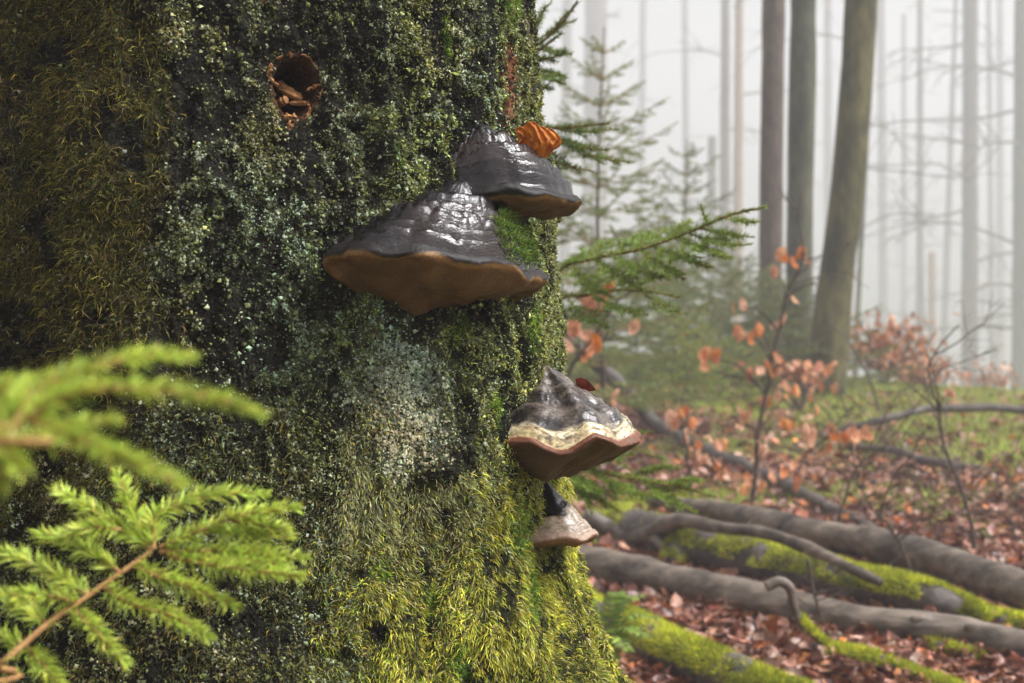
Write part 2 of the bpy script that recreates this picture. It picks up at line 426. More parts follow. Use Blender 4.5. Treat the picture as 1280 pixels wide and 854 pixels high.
a = (np.arange(nZ - 1)[:, None] * nT + np.arange(nT)[None]); b = (np.arange(nZ - 1)[:, None] * nT + (np.arange(nT)[None] + 1) % nT)
TF = np.stack([a, b, b + nT, a + nT], -1).reshape(-1, 4)
tree = thing('mossy_tree', (AX, AY, gz(AX, AY)), 'huge old trunk crusted with moss and lichen carrying bracket fungi', 'tree')
trunk = obj('trunk', P1, TF, M['bark'], tree, C)

def sample_trunk(n, seed, th0=R(-57), th1=R(100), z0=.485, z1=1.465):
    g = np.random.default_rng(seed)
    th = g.uniform(th0, th1, n); z = g.uniform(z0, z1, n)
    fi = np.clip((th - th_f[0]) / (th_f[1] - th_f[0]), 0, len(th_f) - 2); i = fi.astype(int); u = (fi - i)[:, None]
    fj = np.clip((z - z_f[0]) / (z_f[1] - z_f[0]), 0, len(z_f) - 2); j = fj.astype(int); v = (fj - j)[:, None]; j = j + 40
    def L(A): return (A[j, i] * (1 - u) + A[j, i + 1] * u) * (1 - v) + (A[j + 1, i] * (1 - u) + A[j + 1, i + 1] * u) * v
    P = L(G); N = norm(L(NRM)); px, py = proj(P)
    return P, N, th, px, py, g
UP = np.array([0, 0, 1.0])
# dry olive feather moss on the left flank
P, N, th, px, py, g = sample_trunk(300000, 100)
Z = zones(P, th, px, py); keep = g.random(len(P)) < (Z['olive'] * .8 + .25 * Z['lowdark'] * (px < 400)); P, N = P[keep], N[keep]; n = len(P)
d = N * .55 + g.normal(0, .7, (n, 3)) + np.array([.0, 0, -.25])
c = jitcol((.125, .105, .014), n, g, .55); br = g.random(n) < .22; c[br] = jitcol((.16, .115, .045), br.sum(), g, .35)
gr = g.random(n) < .15; c[gr] = jitcol((.06, .085, .012), gr.sum(), g, .3)
V, F, Cc = strands(P, d, g.uniform(.006, .012, n) + .012 * g.random(n) ** 3, g.uniform(.0005, .0011, n), c, .7, 1)
obj('olive_moss', V, F, M['moss'], tree, Cc, kind='stuff')
# hanging yellow green moss over the root flare
P, N, th, px, py, g = sample_trunk(360000, 101, z0=.485, z1=1.0)
Z = zones(P, th, px, py); stk = .6 * fbm(P * np.array([44, 44, 9]), 3, 80, .6) + .5 * fbm(P * 24, 2, 82)
keep = g.random(len(P)) < Z['hang'] * (.35 + .65 * sst(-.3, .1, stk)) * (1 - .85 * Z['cush']); hz_ = Z['hang'][keep]; P, N = P[keep], N[keep]; n = len(P)
tone = (.6 * fbm(P * np.array([44, 44, 9]), 3, 80, .6) + .5 * fbm(P * 24, 2, 82))[:, None]; sway = np.stack([fbm(P * 18, 2, 83), fbm(P * 18, 2, 84), .6 * fbm(P * 18, 2, 85)], 1)
d = N * .6 + g.normal(0, .5, (n, 3)) + sway * 1.3 + np.array([.0, 0, -.45])
c = jitcol((.52, .49, .06), n, g, .35) * np.exp(1.3 * tone)
br = g.random(n) < .2; c[br] = jitcol((.56, .52, .24), br.sum(), g, .2)
gr = g.random(n) < .25; c[gr] = jitcol((.22, .30, .03), gr.sum(), g, .3)
dry = sst(.70, .84, P[:, 2] + .05 * tone[:, 0]) * sst(.02, .10, AX + .40 - P[:, 0]); dr = g.random(n) < dry * .9; c[dr] = jitcol((.31, .32, .15), dr.sum(), g, .35)
bw = g.random(n) < .14; c[bw] = jitcol((.13, .08, .03), bw.sum(), g, .3)
V, F, Cc = strands(P + N * (.004 * tone), d, (g.uniform(.004, .008, n) + .010 * g.random(n) ** 3) * (.45 + .55 * hz_), g.uniform(.0006, .0013, n), c, .75, 2)
obj('hanging_moss', V, F, M['moss'], tree, Cc, kind='stuff')
# short yellow green tufts on the right face
P, N, th, px, py, g = sample_trunk(330000, 102)
Z = zones(P, th, px, py)
keep = g.random(len(P)) < np.maximum(Z['tuft'] * (.16 + .5 * Z['crust']), np.maximum(Z['lowdark'] * .5, Z['spk'] * Z['crust'] * .22)) * (1 - Z['hole']) * (1 - .97 * Z['red']); P, N = P[keep], N[keep]; n = len(P)
tone = fbm(P * 30, 2, 81)[:, None]
d = N * .8 + g.normal(0, .6, (n, 3)) + np.array([0, 0, -.1])
c = jitcol((.23, .25, .045), n, g, .4) * (1 + .5 * tone); br = g.random(n) < .3; c[br] = jitcol((.32, .34, .18), br.sum(), g, .3)
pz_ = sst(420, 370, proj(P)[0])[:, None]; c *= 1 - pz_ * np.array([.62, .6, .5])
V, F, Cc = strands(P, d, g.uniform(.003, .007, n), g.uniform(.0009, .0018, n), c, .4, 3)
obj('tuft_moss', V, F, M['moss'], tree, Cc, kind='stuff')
# vivid cushions
P, N, th, px, py, g = sample_trunk(420000, 103)
Z = zones(P, th, px, py); keep = g.random(len(P)) < Z['cush'] * sst(-.35, .1, Z['f']); P, N = P[keep], N[keep]; n = len(P)
d = N + g.normal(0, .4, (n, 3)); c = jitcol((.13, .25, .02), n, g, .4); yl = g.random(n) < .35; c[yl] = jitcol((.27, .36, .035), yl.sum(), g, .25)
V, F, Cc = strands(P, d, g.uniform(.004, .009, n), g.uniform(.0006, .0012, n), c, .5, 4)
obj('cushion_moss', V, F, M['moss'], tree, Cc, kind='stuff')
# lichen granules
P, N, th, px, py, g = sample_trunk(520000, 104)
Z = zones(P, th, px, py)
cl = .12 + .88 * Z['crust']
dens = np.maximum(np.maximum(Z['spk'] * .75 * cl, Z['tuft'] * .5 * cl), np.maximum(Z['pale'] * .95, np.maximum(Z['olive'] * .03, (.25 + .5 * cl) * Z['lowdark']))) * (1 - Z['hole']) * (1 - .97 * Z['red'])
keep = g.random(len(P)) < dens * .95; P, N, zp, zs = P[keep], N[keep], Z['pale'][keep], Z['tuft'][keep]; n = len(P)
c = jitcol((.10, .108, .038), n, g, .6) * (1 + .9 * zs[:, None] * np.array([1.1, 1.1, .8]))
ros = fbm(P * 75, 2, 88) + .6 * fbm(P * 17, 2, 87); big = (ros > .30) & (g.random(n) < .65) | (g.random(n) < .02)
c[big] = jitcol((.33, .37, .235), big.sum(), g, .22)
gry = (g.random(n) < .2) & ~big; c[gry] = jitcol((.25, .28, .18), gry.sum(), g, .3)
pl = g.random(n) < zp * .9; c[pl] = jitcol((.34, .36, .245), pl.sum(), g, .3)
teal = pl & (g.random(n) < .05); c[teal] = jitcol((.15, .22, .19), teal.sum(), g, .2)
c = np.clip(c * np.exp(.75 * fbm(P * np.array([13, 13, 7]), 3, 89))[:, None] * (1 + .22 * fbm(P * 9, 2, 90)[:, None] * np.array([1, -.2, -1])), 0, .8)
r = np.minimum(.00125 * np.exp(g.normal(0, .45, n)), .0032); r[pl] *= 1.1
V, F, Cc = flakes(P + N * .0008, N + g.normal(0, .6, (n, 3)), r, r * g.uniform(.2, .8, n), c, 5, 4)
obj('crust_lichen', V, F, M['lichen'], tree, Cc, kind='stuff', smooth=False)

P, N, th, px, py, g = sample_trunk(48000, 105)
Z = zones(P, th, px, py); keep = (g.random(len(P)) < 1 - .8 * Z['hang']) & (Z['hole'] < .3); P, N = P[keep], N[keep]; n = len(P)
c = jitcol((.022, .022, .012), n, g, .6); r = np.minimum(.0018 * np.exp(g.normal(0, .35, n)), .0032)
V, F, Cc = flakes(P + N * .0004, N + g.normal(0, .7, (n, 3)), r, r * g.uniform(.2, .9, n), c, 6, 4)
obj('dark_crust', V, F, M['lichen'], tree, Cc, kind='stuff', smooth=False)

def lump(center, radii, seed, freq, amp, nu=28, nv=18, rot=None):
    u, v = np.meshgrid(np.linspace(0, 2 * np.pi, nu, endpoint=False), np.linspace(0, np.pi, nv))
    S = np.stack([np.sin(v) * np.cos(u), np.sin(v) * np.sin(u), np.cos(v)], -1).reshape(-1, 3)
    k = 1 + amp * fbm(S * freq + seed * 3.1, 3, seed)
    V = S * np.asarray(radii) * k[:, None]
    if rot is not None: V = V @ rot.T
    i = np.arange(nv - 1)[:, None] * nu; j = np.arange(nu)[None]
    F = np.stack([i + j, i + nu + j, i + nu + (j + 1) % nu, i + (j + 1) % nu], -1).reshape(-1, 4)
    return V + np.asarray(center), F
# torn wood round the hole, splinters inside
frame_n = np.array([math.sin(HOLE_TH), -math.cos(HOLE_TH), 0]); frame_t = np.array([math.cos(HOLE_TH), math.sin(HOLE_TH), 0])
for k, (pts, rp) in enumerate((([(339, 79), (336, 92), (341, 104), (348, 107)], 3.6), ([(343, 117), (340, 128), (344, 140), (353, 147)], 4.2), ([(351, 147), (361, 146), (372, 148)], 4.6),
        ([(359, 150), (363, 158), (357, 166)], 4.6), ([(387, 75), (395, 88), (399, 104), (402, 119), (394, 121)], 3.8), ([(399, 106), (389, 110), (383, 114)], 3.0), ([(345, 75), (353, 70)], 2.2),
        ([(361, 65), (364, 73)], 2.6), ([(374, 69), (385, 72), (390, 79)], 2.4), ([(384, 126), (387, 138), (380, 150)], 2.2))):
    q = smooth_path(np.array([surf(*p)[0] for p in pts]) + frame_n * .002, 10)
    ends = np.array([.35, .8, 1, 1.1, .9, 1.1, .8, 1.05, .8, .3])
    q = smooth_path(q, 14); gq = np.random.default_rng(50 + k); T_ = norm(np.gradient(q, axis=0)); sd = norm(np.cross(T_, frame_n))
    wv = rp / FPX * 1.42 * np.interp(np.linspace(0, 9, 14), np.arange(10), ends)[:, None]
    lf = q - sd * wv * gq.uniform(.4, 1.3, (14, 1)) + frame_n * gq.uniform(-.003, .003, (14, 1)); rt_ = q + sd * wv * gq.uniform(.4, 1.3, (14, 1)) + frame_n * gq.uniform(-.003, .003, (14, 1))
    md = q + frame_n * gq.uniform(.001, .005, (14, 1)); bk = q - frame_n * .006
    V = np.stack([lf, md, rt_, bk], 1).reshape(-1, 3); i_ = np.arange(13)[:, None] * 4; j_ = np.arange(4)[None]
    F = np.stack([i_ + j_, i_ + (j_ + 1) % 4, i_ + 4 + (j_ + 1) % 4, i_ + 4 + j_], -1).reshape(-1, 4)
    obj('wood_splinter', V, F, M['wood_chip'], tree, smooth=False)
for k, (x0, y0, x1, y1, w_, dp) in enumerate(((352, 97, 384, 120, .0055, .030), (358, 108, 380, 123, .004, .022), (366, 126, 386, 128, .003, .018), (352, 128, 362, 122, .005, .02))):
    a0, _ = surf(x0, y0); a1, _ = surf(x1, y1)
    V, F = tube(np.linspace(a0 - frame_n * dp, a1 - frame_n * (dp - .012), 8), w_ * np.array([.3, .9, 1, .9, 1, .8, .9, .3]), 6, .5, 90, 7)
    obj('wood_splinter', V, F, M['wood_chip'], tree, smooth=False)
c0, _ = surf(645, 62)
V, F = lump(c0 + np.array([.006, -.006, .0]), (.014, .018, .028), 9, 2.5, .7)
obj('burr', V, F, M['beech_twig'], tree)

# ------------------------------------------------------------------ bracket fungi
def bracket(label, px, py, yaw, W, D, H, B, T, apex=(0, .02), pz=1.0, tilt=(0, 0), ridges=6, rid=.003, seed=1, capcol=None, rimcol=None,
            porecol=None, back=.35, wave=.006, pin=1.0, sq=2.3, depth_in=.01, lip=.5, rough=1.0, sagdir=(0, 0), sagp=2.2):
    C0, th = surf(px, py); th = th + R(yaw)
    n = np.array([math.sin(th), -math.cos(th), 0]); t = np.array([math.cos(th), math.sin(th), 0])
    O = C0 - n * depth_in
    nu, nv = 200, 76
    phi = np.linspace(0, 2 * np.pi, nu, endpoint=False)
    cp, sp = np.cos(phi), np.sin(phi)
    rr = (np.abs(cp) ** sq + np.abs(sp) ** sq) ** (-1 / sq)
    wob = 1 + .05 * vnoise(np.stack([cp * 2.1 + seed, sp * 2.1, 0 * cp], 1), seed) + .02 * vnoise(np.stack([cp * 7 + seed, sp * 7, 0 * cp], 1), seed + 1)
    rt = W * rr * cp * wob; rn = np.where(sp > 0, D, D * back) * rr * sp * wob
    rz = tilt[0] * cp + tilt[1] * np.maximum(sp, 0) + wave * vnoise(np.stack([cp * 2.6, sp * 2.6, 0 * cp + seed], 1), seed + 2)
    def world(a, b_, c): return O + a[..., None] * t + b_[..., None] * n + c[..., None] * UP
    s = np.linspace(0, 1, nv)[:, None] ** .8
    a = apex[0] + (rt[None] - apex[0]) * s ** pin; b_ = apex[1] + (rn[None] - apex[1]) * s ** pin
    q = np.stack([a, b_, np.broadcast_to(s * .1, a.shape)], -1).reshape(-1, 3)
    sc = W / .12
    nz = fbm(q * 38 / sc, 4, seed + 3).reshape(a.shape); nl = fbm(q * 14 / sc, 2, seed + 4).reshape(a.shape)
    ph = np.broadcast_to(phi[None], a.shape); ss = np.broadcast_to(s, a.shape)
    crk = fbm(np.stack([np.cos(ph) * 2.2, np.sin(ph) * 2.2, ss * 26 + .8 * nl], -1).reshape(-1, 3), 3, seed + 15).reshape(a.shape)   # concentric wrinkles
    rad_ = fbm(np.stack([np.cos(ph) * 9, np.sin(ph) * 9, ss * 5], -1).reshape(-1, 3), 3, seed + 16).reshape(a.shape)
    crack = np.exp(-(rad_ / .07) ** 2) * sst(.15, .4, ss) * sst(1.0, .9, ss)
    prof = (1 - s) ** pz
    ring = np.sin((s ** 1.5 * ridges + .45 * nl + .12 * crk) * 2 * np.pi)
    step = np.sign(ring) * np.abs(ring) ** .6
    edge = np.minimum((1 - s) * 8 + .55, 1)
    z = rz[None] * s + H * prof + sc * (rid * step * (.5 + .9 * s) * np.minimum(s * 3, 1) * edge + (.0038 * nz + .0042 * crk - .0035 * crack) * edge * rough + .012 * nl * s * (1 - s) * 2)
    bulge = 1 + .12 * np.sin(np.pi * s) * (1 if lip > 0 else 0)
    a, b_ = a * bulge, b_ * bulge
    cap = world(a, b_, z).reshape(-1, 3)
    def grid(r_, c_):
        i = np.arange(r_ - 1)[:, None] * c_; j = np.arange(c_)[None]
        return np.stack([i + j, i + c_ + j, i + c_ + (j + 1) % c_, i + (j + 1) % c_], -1).reshape(-1, 4)
    root = thing('bracket_fungus', tuple(C0), label, 'fungus', None)
    obj('cap', cap, grid(nv, nu), M['cap'], root, capcol(s + 0 * a, nz + .5 * crk, nl, ring, q).reshape(-1, 3))
    # rounded rim
    v = np.linspace(0, 1, 12)[:, None]
    q2 = np.stack([rt, rn, 0 * rt], 1)
    tv = T * (1 + .35 * vnoise(q2 * 30, seed + 6))[None]
    outw = np.sin(np.pi * v) * tv * .45
    un = norm(np.stack([rt / W ** 2, rn / np.maximum(D, .01) ** 2], 1))
    ra = a[-1][None] + un[:, 0][None] * outw; rb = b_[-1][None] + un[:, 1][None] * outw
    rzz = z[-1][None] - v * tv + .0012 * fbm(np.stack([ra, rb, 0 * ra + v], -1).reshape(-1, 3) * 90, 2, seed + 9).reshape(ra.shape)
    rzz = rzz + .004 * sc * (fbm(np.stack([ra, rb, 0 * ra], -1).reshape(-1, 3) * 40 / sc, 3, seed + 10).reshape(ra.shape)) * np.sin(np.pi * np.minimum(v * 1.2, 1)) ** .5
    rzz[0] = z[-1]
    rim = world(ra, rb, rzz).reshape(-1, 3)
    obj('rim', rim, grid(12, nu), M['rim'], root, rimcol(v + 0 * ra, ra, rb).reshape(-1, 3))
    # pore face, sagging towards the stem
    s2 = np.linspace(1, 0, 34)[:, None]
    ca, cb = apex[0] * .6, .0
    pa = ca + (ra[-1][None] - ca) * s2; pb = cb + (rb[-1][None] - cb) * s2
    qq = np.stack([pa, pb, 0 * pa], -1).reshape(-1, 3)
    sag = (1 - s2 ** sagp) * B * (1 + sagdir[0] * cp[None] * s2 * 2)
    pzv = rzz[-1][None] * s2 - sag + .020 * sc * fbm(qq * 24 / sc, 3, seed + 12).reshape(pa.shape) * (1 - s2 ** 3)
    pzv[0] = rzz[-1]
    obj('pore_surface', world(pa, pb, pzv).reshape(-1, 3), grid(34, nu), M['pores'], root, (porecol(s2 + 0 * pa, fbm(qq * 40, 3, seed).reshape(pa.shape)) * (1 + .35 * fbm(qq * np.array([90, 25, 1]), 3, seed + 20).reshape(pa.shape))[..., None]).reshape(-1, 3))
    return root, world, (a, b_, z, s)
def lerp3(c0, c1, t): return np.asarray(c0)[None, None] * (1 - t[..., None]) + np.asarray(c1)[None, None] * t[..., None]
def dark_cap(s, nz, nl, ring, q):
    c = lerp3((.005, .004, .004), (.026, .022, .024), sst(-.3, .5, nz))
    c = c + np.array([.016, .007, .004]) * (sst(.0, .5, nl) * .9)[..., None]
    return lerp3((1, 1, 1), (.55, .5, .48), sst(.2, .9, ring) * .6) * c
def dark_rim(v, a, b):
    n_ = fbm(np.stack([a, b, 0 * a], -1).reshape(-1, 3) * 30, 2, 4).reshape(a.shape)
    c = lerp3((.012, .009, .009), (.25, .135, .045), sst(.45, .62, v + .5 * n_)); k = sst(.60, .80, v + .4 * n_); return c * (1 - k[..., None]) + np.array([.14, .065, .028]) * k[..., None]
def brown_pores(s, nz): return lerp3((.125, .064, .028), (.175, .095, .045), sst(-.4, .4, nz) ) * lerp3((.8, .75, .7), (1, 1, 1), s)
f1, w1, g1 = bracket('largest blackish wet bracket fungus with brown underside and green moss on its cap', 543, 332, 6, .130, .108, .100, .056, .019,
    apex=(.030, .03), pz=1.0, tilt=(-.014, .0), ridges=6, rid=.0046, seed=21, capcol=dark_cap, rimcol=dark_rim, porecol=brown_pores, sagdir=(-.3, 0), wave=.007, sagp=1.25)
f2, w2, g2 = bracket('dark wet bracket fungus above the largest one, beside the orange curled leaf', 615, 243, 10, .092, .100, .076, .018, .014,
    apex=(-.038, .012), pz=.82, tilt=(.0, -.004), ridges=6, rid=.0044, seed=33, capcol=dark_cap, rimcol=dark_rim, porecol=brown_pores)
def banded_cap(s, nz, nl, ring, q):
    old = lerp3((.025, .02, .018), (.13, .105, .088), sst(-.25, .45, nz + .25 * nl) )
    band = lerp3((.50, .40, .21), (.62, .54, .36), sst(-.3, .3, nz))
    t = sst(.77, .85, s + .08 * nl + .04 * nz); c = old * (1 - t[..., None]) + band * t[..., None]
    l = np.exp(-((s - .88 - .05 * nl) / .016) ** 2) * .75; c = c * (1 - l[..., None]) + np.array([.2, .12, .06]) * l[..., None]
    sp_ = (fbm(q * 150, 2, 77).reshape(s.shape) > .30) * t * .8
    c = c * (1 - sp_[..., None]) + np.array([.06, .04, .025]) * sp_[..., None]
    e = sst(.93, .99, s); return c * (1 - e[..., None]) + np.array([.21, .08, .04]) * e[..., None]
def rust_rim(v, a, b): return lerp3((.16, .06, .03), (.085, .036, .02), v)
f3, w3, g3 = bracket('bracket fungus with grey cap, cream band and rust red edge jutting from the trunk', 655, 543, -12, .088, .145, .083, .046, .010,
    apex=(.012, .03), pz=1.05, tilt=(.004, .002), ridges=4, rid=.0022, seed=45, capcol=banded_cap, rimcol=rust_rim, porecol=lambda s, nz: brown_pores(s, nz) * np.array([.62, .62, .72]), wave=.012, rough=.6)
def pale_cap(s, nz, nl, ring, q):
    t = sst(.5, .62, s + .12 * nz + .1 * nl)
    c = lerp3((.014, .012, .011), (.33, .255, .185), t) * lerp3((.75, .72, .7), (1.15, 1.15, 1.15), sst(-.4, .4, nz))
    return c
f4, w4, g4 = bracket('small pale bracket fungus with black stalk-like top below the cream banded one', 672, 662, -8, .052, .078, .062, .014, .012,
    apex=(-.004, .022), pz=1.4, tilt=(.0, .003), ridges=3, rid=.002, seed=57, capcol=pale_cap, rimcol=lambda v, a, b: lerp3((.38, .27, .2), (.22, .10, .06), sst(.3, .7, v)), porecol=lambda s, nz: brown_pores(s, nz), wave=.004, rough=.5)
# moss cushion on the big cap
a, b_, z, s = g1
Pm = w1(a, b_, z).reshape(-1, 3); pxm, pym = proj(Pm)
gg = np.random.default_rng(8)
el = np.hypot((pxm - 645 - .35 * (pym - 295)) / 27, (pym - 296) / 36) + .25 * fbm(Pm * 60, 2, 3)
cand = np.nonzero((el < 1.0) & (s + 0 * a).ravel().__gt__(.2))[0]
ix = gg.choice(cand, 6000); Q = Pm[ix] + gg.normal(0, .0015, (6000, 3))
d = np.array([.35, -.5, .6])[None] + gg.normal(0, .45, (6000, 3))
V, F, Cc = strands(Q, d, gg.uniform(.004, .010, 6000), gg.uniform(.0007, .0013, 6000), np.where(gg.random((6000, 1)) < .4, jitcol((.19, .25, .04), 6000, gg, .4), jitcol((.10, .17, .03), 6000, gg, .4)), .5, 9)
obj('moss', V, F, M['moss'], f1, Cc, kind='stuff')

# leaves lying on the fungi
def sheet(nu, nv, f):
    u, v = np.meshgrid(np.linspace(-1, 1, nu), np.linspace(0, 1, nv)); V = f(u.ravel(), v.ravel())
    i = (np.arange(nv - 1)[:, None] * nu + np.arange(nu - 1)[None]).ravel()
    return V, np.stack([i, i + 1, i + nu + 1, i + nu], 1)
a2, b2, z2, s2_ = g2; Pc = w2(a2, b2, z2).reshape(-1, 3); px2, py2 = proj(Pc); sel = np.nonzero(np.abs(px2 - 668) < 3)[0]
lc = Pc[sel[np.argmin(py2[sel])]] + np.array([.004, .012, .011])
def curl(u, v):
    w = np.sin(np.pi * np.clip(v * .86 + .1, 0, 1)) ** .6 * .025 * (1 + .3 * fbm(np.stack([v * 9, 0 * v + 3, np.sign(u) * 2], 1), 3, 93))
    nn = np.stack([u * 1.2, v * 7, 0 * u], 1); fold = .008 * fbm(nn, 3, 91) * (.5 + np.abs(u)) + .0022 * np.sin(v * 34 + np.abs(u) * 9)
    ang = u * 1.45
    x = (v - .5) * .048 + .004 * np.cos(ang)
    z = np.sin(ang) * w * .75 + .002 * np.sin(v * 9)
    y = -np.cos(ang) * w * .6 + fold
    return np.stack([x, y, z - .004 * v], 1) + lc
V, F = sheet(41, 50, curl)
o = obj('curled_leaf', V, F, M['orange_leaf']); tag(o, 'bright orange curled dead leaf caught on the upper bracket fungus', 'leaf')
def leaf_geo(L=.065, W=.04, cup=.15, fold=.3, seed=0, nu=5, nv=7):
    g = np.random.default_rng(seed); ph = g.uniform(0, 6, 4)
    def f(u, v):
        w = W * .5 * np.sin(np.pi * v ** .85) ** .75 * (1 + .05 * np.sin(v * 20 + ph[0]))
        x = u * w; y = (v - .5) * L
        z = np.abs(u) * w * fold + cup * L * (v - .5) ** 2 * 2 + .05 * L * np.sin(v * 7 + ph[1]) * u + .06 * L * np.sin(u * 3 + ph[2])
        return np.stack([x, y + .02 * L * np.sin(ph[3]) * u, z], 1)
    V, F = sheet(nu, nv, f)
    st = np.array([[-.0006, -L * .5, 0], [.0006, -L * .5, 0], [.0006 + .003, -L * .68, .002], [-.0006 + .003, -L * .68, .002]])
    return np.vstack([V, st]), np.vstack([F, np.array([[0, 1, 2, 3]]) + len(V)])
from mathutils import Euler, Matrix
def rotm(e): return np.array(Euler(e).to_matrix())
V, F = leaf_geo(.030, .022, .5, .5, 3)
a3, b3, z3, s3 = g3; Pc = w3(a3, b3, z3).reshape(-1, 3); px3, py3 = proj(Pc); sel = np.nonzero(np.abs(px3 - 731) < 4)[0]
V = V @ rotm((.5, .6, 1.2)).T + Pc[sel[np.argmin(py3[sel])]] + np.array([0, -.004, -.001])
tag(obj('red_leaf', V, F, M['red_leaf']), 'dark red leaf scrap tucked behind the cream banded fungus', 'leaf')

# ------------------------------------------------------------------ spruces
def needles(path, L, w, dens, g, colr, fwd=.55, up=.35, flat=.35):
    """needles round a twig path"""
    seg = np.diff(path, axis=0); ln = np.linalg.norm(seg, axis=1); tot = ln.sum(); n = max(6, int(tot * dens))
    cum = np.concatenate([[0], np.cumsum(ln)]) ; u = np.sort(g.uniform(.02, 1, n)) * tot
    k = np.clip(np.searchsorted(cum, u) - 1, 0, len(seg) - 1); f = ((u - cum[k]) / ln[k])[:, None]
    P = path[k] + seg[k] * f; T = norm(seg[k])
    A = norm(np.cross(T, UP)); Bv = np.cross(A, T)
    th = g.uniform(0, 2 * np.pi, n)
    rad = A * np.cos(th)[:, None] + Bv * (np.sin(th) * (1 - flat) + up)[:, None]
    tipf = (u / tot > .93)[:, None] * .8
    d = norm(rad) + T * (fwd + tipf) + g.normal(0, .12, (n, 3))
    d = norm(d)
    Ls = L * g.uniform(.7, 1.1, n) * (1 - .35 * (u / tot) ** 4)
    return P, d, Ls, np.full(n, w), jitcol(colr, n, g, .25, .08)
class Spray:
    def __init__(s): s.w = Soup(); s.p = []; 
    def twig(s, path, r0, r1, L, w, dens, g, colr, seg=5, **k):
        path = np.asarray(path); n = len(path)
        s.w.add(*tube(path, np.linspace(r0, r1, n), seg, cap=False))
        if dens > 0: s.p.append(needles(path, L, w, dens, g, colr, **k))
    def build(s, root, seed, fine=False):
        b = s.w.build('branch', M['twig'], root)
        if s.p:
            P, d, L, w, c = [np.concatenate(x) for x in zip(*s.p)]
            V, F, Cc = strands(P, d, L, w, c, .12, seed) if fine else blades(P, d, L, w, c, seed)
            obj('needle_spray', V, F, M['needle'], b, Cc, kind='stuff')
        return b
def auto_branch(root, start, azim, length, rise, g, seed, L=.013, w=.0016, dens=900, colr=(.05, .085, .025), twigs=9, tl=.45, droop=.25, r=.004, levels=2):
    sp = Spray(); dirv = np.array([math.cos(azim), math.sin(azim), 0]); side = np.array([-dirv[1], dirv[0], 0])
    u = np.linspace(0, 1, 9)[:, None]
    main = np.asarray(start) + dirv * u * length + UP * (rise * u - droop * length * u * (1 - .55 * u)) + side * .06 * length * np.sin(u * 4 + seed)
    sp.twig(main, r, r * .3, L, w, dens, g, colr)
    for k in range(twigs):
        f = .22 + .74 * k / twigs + g.uniform(-.02, .02); sd = 1 if k % 2 else -1
        p = main[0] * 0 + np.array([np.interp(f, u[:, 0], main[:, i]) for i in range(3)])
        ll = length * tl * (1.05 - f) + .05 * length; ang = g.uniform(.65, 1.0)
        dd = dirv * math.cos(ang) + side * sd * math.sin(ang) + UP * g.uniform(-.28, .12)
        uu = np.linspace(0, 1, 5)[:, None]
        tw = p + dd * uu * ll + UP * (.1 * ll * uu ** 2)
        sp.twig(tw, r * .45, r * .2, L, w, dens, g, colr, 4)
        if levels > 1 and ll > .1:
            for m in range(int(3 + ll / .06)):
                f2 = .3 + .6 * m / (3 + ll / .06); q = p + dd * f2 * ll; s2 = 1 if m % 2 else -1
                d2 = norm(dd * .75 + np.cross(dd, UP) * s2 * .7 + UP * g.uniform(-.15, .1)); l2 = ll * .38 * (1.1 - f2)
                sp.twig(q + d2 * np.linspace(0, 1, 3)[:, None] * l2, r * .3, r * .15, L, w, dens, g, colr, 3)
    return sp.build(root, seed)
def spruce(name, base, h, label, seed, rad=.4, whorls=9, per=5, colr=(.05, .085, .025), L=.016, w=.0025, dens=500, tl=.5, group=None, levels=2, first=.12):
    g = np.random.default_rng(seed)
    root = thing('spruce_sapling', base, label, 'spruce', group)
    n = 14; pth = np.array(base) + np.stack([.01 * h * np.sin(np.linspace(0, 5, n) + seed), .01 * h * np.cos(np.linspace(0, 4, n)), np.linspace(-.05, h, n)], 1)
    V, F = tube(pth, np.linspace(.006 * h + .003, .003, n), 7); obj('stem', V, F, M['beech_twig'], root)
    k = 0
    for i in range(whorls):
        f = first + (1 - first) * (i / whorls) ** .9; z = base[2] + f * h
        for j in range(per if i < whorls - 1 else 4):
            az = j * 2 * np.pi / per + i * 1.1 + g.uniform(-.3, .3); ln = rad * (1 - f) ** .8 * g.uniform(.75, 1.15) + .05
            p = np.array([np.interp(z, pth[:, 2], pth[:, 0]), np.interp(z, pth[:, 2], pth[:, 1]), z])
            auto_branch(root, p, az, ln, ln * (.25 + .5 * f), g, seed * 100 + k, L, w, dens, colr, max(5, int(ln * 16)), tl, .25, .004, levels); k += 1
    sp = Spray(); sp.twig(pth[-5:], .0035, .002, L, w, dens, g, colr); sp.build(root, seed)
    return root
# the young spruce whose boughs cross in front of the trunk
g = np.random.default_rng(40)
fb = np.array([-.80, .72, gz(-.80, .72)])
fg = thing('spruce_tree', tuple(fb), 'young spruce whose bright green boughs reach in front of the mossy trunk', 'spruce')
st = fb + np.stack([.012 * np.sin(np.linspace(0, 5, 12)), .01 * np.cos(np.linspace(0, 4, 12)), np.linspace(-.05, 1.75, 12)], 1)
V, F = tube(st, np.linspace(.024, .004, 12), 10, .1, 30, 3); obj('trunk', V, F, M['beech_twig'], fg)
GREEN = (.50, .60, .10)
def pp(*pts): return smooth_path(np.array([pix(*p) for p in pts]), 4 * len(pts))
def at_stem(z): return np.array([np.interp(z, st[:, 2], st[:, i]) for i in range(3)])
NK = dict(L=.0155, w=.00135, dens=3600, fwd=.85)
sp = Spray()
main = np.vstack([at_stem(.72)[None], pix(-60, 868, .93)[None], pix(0, 830, .945)[None], pix(60, 780, .965)[None], pix(110, 745, .98)[None], pix(190, 689, 1.0)[None]])
sp.twig(smooth_path(main, 26), .0028, .0017, .012, .0012, 500, g, GREEN, 7)
